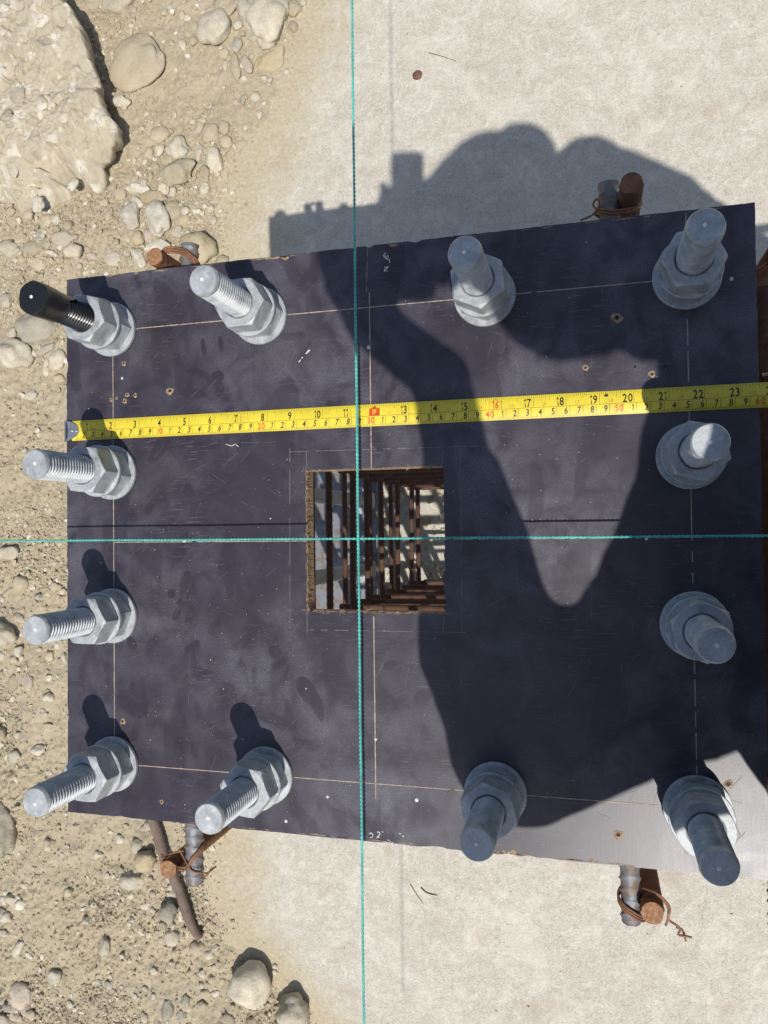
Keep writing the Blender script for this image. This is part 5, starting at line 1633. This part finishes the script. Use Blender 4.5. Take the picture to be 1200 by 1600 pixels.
def leaf():
    p = at(652, 117, .003)
    g = random.Random(3); n = 14
    V = [(0, 0, .006)]
    for ring, (rr, z) in enumerate(((.6, .0055), (1.0, .0015), (.9, .0))):
        for k in range(n):
            a = 6.283 * k / n
            r = .0118 * rr * (1 + .12 * math.cos(2 * a) + g.uniform(-.08, .08))
            V.append((r * math.cos(a) * .8, r * math.sin(a), z + g.uniform(-.0006, .0006)))
    F = [(0, 1 + k, 1 + (k + 1) % n) for k in range(n)]
    for ring in range(2):
        for k in range(n):
            a = 1 + ring * n + k; b = 1 + ring * n + (k + 1) % n
            F.append((a, a + n, b + n, b))
    o = obj('dry_leaf', mesh_np('dry_leaf', np.array(V), F, MAT['seed'], True))
    o.location = (p.x, p.y, .001)
    tag(o, 'small crumpled red brown dry leaf on the concrete', 'leaf')


leaf()


# ------------------------------------------------------------------ the photographer, standing at the right of the board
def person():
    g0 = Vector((1.0, .14, 0))
    root = empty('person', g0)
    tag(root, 'person in navy work jacket and white safety helmet taking a photo with a phone', 'person')

    def ball(bm, c, r, sc=(1, 1, 1), rot=None):
        m = Matrix.Translation(Vector(c)) @ (rot.to_matrix().to_4x4() if rot else Matrix.Identity(4)) @ Matrix.Diagonal((r * sc[0], r * sc[1], r * sc[2], 1))
        bmesh.ops.create_icosphere(bm, subdivisions=3, radius=1.0, matrix=m)

    def limb(bm, pts):
        for (a, ra), (b, rb) in zip(pts, pts[1:]):
            a, b = Vector(a), Vector(b)
            n = max(1, int((b - a).length / (min(ra, rb) * .45)))
            for i in range(n + 1):
                t = i / n
                c = a + (b - a) * t
                bmesh.ops.create_icosphere(bm, subdivisions=2, radius=ra + (rb - ra) * t, matrix=Matrix.Translation(c))

    def skin(name, bm, vox, mat, parent=root):
        me = bpy.data.meshes.new(name); bm.to_mesh(me); bm.free()
        o = bpy.data.objects.new(name, me); COL.objects.link(o)
        md = o.modifiers.new('r', 'REMESH'); md.mode = 'VOXEL'; md.voxel_size = vox
        sm = o.modifiers.new('s', 'SMOOTH'); sm.iterations = 4; sm.factor = .5
        dg = bpy.context.evaluated_depsgraph_get()
        m2 = bpy.data.meshes.new_from_object(o.evaluated_get(dg))
        m2.name = name
        bpy.data.objects.remove(o)
        m2.transform(Matrix.Translation(-g0))
        m2.polygons.foreach_set('use_smooth', np.ones(len(m2.polygons), bool))
        m2.materials.clear(); m2.materials.append(mat)
        return obj(name, m2, parent)

    pelvis = (1.0, .14, .93); waist = (.95, .13, 1.09); chest = (.84, .12, 1.30); upper = (.80, .125, 1.42)
    neck = (.755, .145, 1.54); head = Vector((.655, .160, 1.665))
    ls, le, lw = (.735, -.025, 1.44), (.495, -.088, 1.33), (.486, .110, 1.548)
    rs, re, rw = (.805, .272, 1.44), (.69, .262, 1.25), (.550, .255, 1.530)
    lk, la = (1.02, .02, .50), (1.05, .02, .08)
    rk, ra = (1.04, .26, .50), (1.08, .27, .08)
    lh, rh = (1.0, .04, .90), (1.0, .24, .90)
    PH = Matrix([list(CAM_R[i]) for i in range(3)])
    lens = Vector(CAM_C)
    ph = lambda x, y, z: lens + PH @ Vector((x, y, z))    # phone-fixed coordinates, origin at the lens

    # body, one surface
    bm = bmesh.new()
    hr = Matrix.Rotation(math.radians(-28), 3, 'Y').to_quaternion()
    ball(bm, head, 1, (.098, .076, .118), hr)
    ball(bm, head + Vector((-.045, 0, -.055)), 1, (.055, .052, .055))             # jaw
    ball(bm, head + Vector((-.105, 0, -.025)), .016, (1, .8, 1.3))                 # nose
    for s in (-1, 1):
        ball(bm, head + Vector((.012, s * .078, -.02)), 1, (.022, .010, .032))     # ear
        ball(bm, head + Vector((-.088, s * .032, .008)), .013)                     # brow and eye
    ball(bm, head + Vector((-.09, 0, -.062)), 1, (.012, .024, .008))               # lips
    limb(bm, [(upper, .07), (neck, .056), (tuple(head + Vector((.02, 0, -.05))), .056)])
    limb(bm, [(pelvis, .115), (waist, .115), (chest, .13), (upper, .10)])
    for s, e, w in ((ls, le, lw), (rs, re, rw)):
        limb(bm, [(upper, .08), (s, .058), (e, .042), (w, .026)])
    for h, k, a, sgn in ((lh, lk, la, 1), (rh, rk, ra, 1)):
        limb(bm, [(pelvis, .10), (h, .085), (k, .058), (a, .042)])
        limb(bm, [(a, .042), (a[:2] and (a[0] - .13, a[1], .035), .03)])
    # hands: palm, four fingers, a thumb
    def hand(w, palm, fingers, thumb):
        limb(bm, [(w, .025), (palm[0], .023), (palm[1], .021)])
        for f in fingers: limb(bm, [(palm[1], .011)] + [(p, r) for p, r in zip(f, (.0095, .009, .0082, .0072))])
        limb(bm, [(palm[0], .016)] + [(p, r) for p, r in zip(thumb, (.016, .013, .0105, .0085))])
    hand(lw, (tuple(ph(-.040, -.135, .016)), tuple(ph(-.068, -.085, .026))),
         [[tuple(ph(-.073, -.045 - .022 * k, .026)), tuple(ph(-.071, -.038 - .022 * k, .012)), tuple(ph(-.066, -.036 - .021 * k, -.004)), tuple(ph(-.050 + .002 * k, -.036 - .020 * k, -.009))] for k in range(4)],
         [tuple(ph(-.046, -.118, .026)), tuple(ph(-.026, -.112, .026)), tuple(ph(-.008, -.098, .023)), tuple(ph(.004, -.084, .020))])
    hand(rw, (tuple(ph(.052, -.028, .030)), tuple(ph(.040, -.042, .034))),
         [[tuple(ph(.032, -.040 - .014 * k, .030)), tuple(ph(.027, -.046 - .014 * k, .014)), tuple(ph(.023, -.048 - .013 * k, -.002)), tuple(ph(.014, -.050 - .012 * k, -.007))] for k in range(4)],
         [tuple(ph(.046, -.036, .038)), tuple(ph(.032, -.036, .034)), tuple(ph(.018, -.042, .026)), tuple(ph(.010, -.047, .021))])
    body = skin('body', bm, .006, MAT['skin'])

    # hair under the helmet
    bm = bmesh.new()
    ball(bm, head + Vector((.022, 0, .012)), 1, (.092, .080, .100), hr)
    skin('hair', bm, .008, MAT['hair'])
    # jacket
    bm = bmesh.new()
    limb(bm, [((.985, .14, .90), .135), (waist, .135), ((.86, .125, 1.26), .15), ((.79, .12, 1.38), .125), ((.78, .13, 1.46), .09)])
    limb(bm, [((.87, .20, 1.36), .12), ((.80, .14, 1.36), .12), ((.680, .060, 1.34), .098)])
    limb(bm, [((.665, .045, 1.35), .092), ((.690, .11, 1.37), .093), ((.705, .185, 1.37), .093)])
    limb(bm, [((.66, .03, 1.36), .085), ((.637, .006, 1.36), .078), ((.62, -.03, 1.37), .07)])
    limb(bm, [((.65, -.01, 1.40), .065), ((.611, -.032, 1.42), .050)])
    limb(bm, [((.690, .03, 1.30), .09), ((.722, .0, 1.04), .076)]); limb(bm, [((.78, .10, 1.30), .12), ((.80, .06, 1.02), .12)])
    limb(bm, [((.86, .24, 1.43), .085), ((.93, .19, 1.40), .10)])
    limb(bm, [((.955, .05, 1.0), .12), ((.85, .03, 1.25), .12)]); limb(bm, [((.97, .23, 1.0), .12), ((.89, .22, 1.28), .125)])
    limb(bm, [(upper, .10), (ls, .078), ((.60, -.05, 1.38), .068), (le, .058), ((.490, .02, 1.44), .047), (tuple(Vector(le).lerp(Vector(lw), .72)), .037)])
    limb(bm, [((.495, -.07, 1.345), .058), ((.486, -.034, 1.385), .061), ((.487, .02, 1.44), .048)])
    limb(bm, [((.505, -.025, 1.39), .04), ((.500, .0, 1.41), .036)])
    limb(bm, [(upper, .10), (rs, .084), ((.76, .262, 1.33), .066), (re, .055), (tuple(Vector(re).lerp(Vector(rw), .74)), .036)])
    limb(bm, [((.79, .135, 1.47), .072), ((.77, .14, 1.51), .066)])
    skin('jacket', bm, .010, MAT['cloth'])
    # trousers
    bm = bmesh.new()
    limb(bm, [((1.0, .14, .96), .128), (pelvis, .13)])
    for h, k, a in ((lh, lk, la), (rh, rk, ra)):
        limb(bm, [(pelvis, .11), (h, .10), (k, .075), ((a[0], a[1], .11), .062)])
    skin('trousers', bm, .010, MAT['denim'])
    for a in (la, ra):
        bm = bmesh.new()
        limb(bm, [((a[0], a[1], .15), .055), ((a[0], a[1], .05), .055)])
        limb(bm, [((a[0] + .03, a[1], .045), .045), ((a[0] - .16, a[1], .040), .040)])
        bmesh.ops.bisect_plane(bm, geom=bm.verts[:] + bm.edges[:] + bm.faces[:], plane_co=(0, 0, .002), plane_no=(0, 0, 1), clear_inner=False)
        b = skin('boot', bm, .010, MAT['boot'])
        for v in b.data.vertices: v.co.z = max(v.co.z, .001)
    # helmet: shell with brim and a clip on its side
    bm = bmesh.new()
    ball(bm, head + Vector((.004, 0, .040)), 1, (.118, .104, .098), hr)
    ball(bm, head + Vector((-.004, 0, .030)), 1, (.130, .114, .016), hr)
    ball(bm, head + Vector((-.075, 0, .058)), 1, (.060, .070, .010), hr)
    ball(bm, head + Vector((.062, .034, .020)), 1, (.085, .092, .070), hr)
    ball(bm, head + Vector((.048, .112, .030)), 1, (.014, .012, .020))
    ball(bm, head + Vector((.048, -.112, .030)), 1, (.014, .012, .020))
    skin('helmet', bm, .006, MAT['helmet'])

    # the phone it holds
    pw, pl, pt = .0716, .1467, .0078
    cx, cy = -pw / 2 + .0165, -pl / 2 + .036
    pr = empty('phone', ph(cx, cy, .0072))
    pr.rotation_euler = PH.to_euler()
    tag(pr, "dark smartphone held flat in the photographer's hands above the board", 'phone')
    bm = bmesh.new()
    bmesh.ops.create_cube(bm, size=1.0, matrix=Matrix.Diagonal((pw, pl, pt, 1)))
    ve = [e for e in bm.edges if abs(e.verts[0].co.x - e.verts[1].co.x) < 1e-6 and abs(e.verts[0].co.y - e.verts[1].co.y) < 1e-6]
    bmesh.ops.bevel(bm, geom=ve, offset=.011, segments=6, affect='EDGES', profile=.5)
    me = bpy.data.meshes.new('phone_case'); bm.to_mesh(me); bm.free(); me.materials.append(MAT['phone'])
    obj('phone_case', me, pr)
    mb = MB(); mb.add(*box(-pw / 2 + .003, pw / 2 - .003, -pl / 2 + .003, pl / 2 - .003, pt / 2 + .0001, pt / 2 + .0004)); mb.build('screen', MAT['glass'], pr)
    ring = lathe([(.0052, 0), (.0075, 0), (.0075, .0016), (.0052, .0016), (.0052, 0)], 24)
    obj('lens_ring', mk('lens_ring', ring, MAT['steel']), pr, (-cx, -cy, -pt / 2 - .0016))
    obj('lens_ring', mk('lens_ring', ring, MAT['steel']), pr, (-cx, -cy + .019, -pt / 2 - .0016))


person()
print('stones', _stone_n)
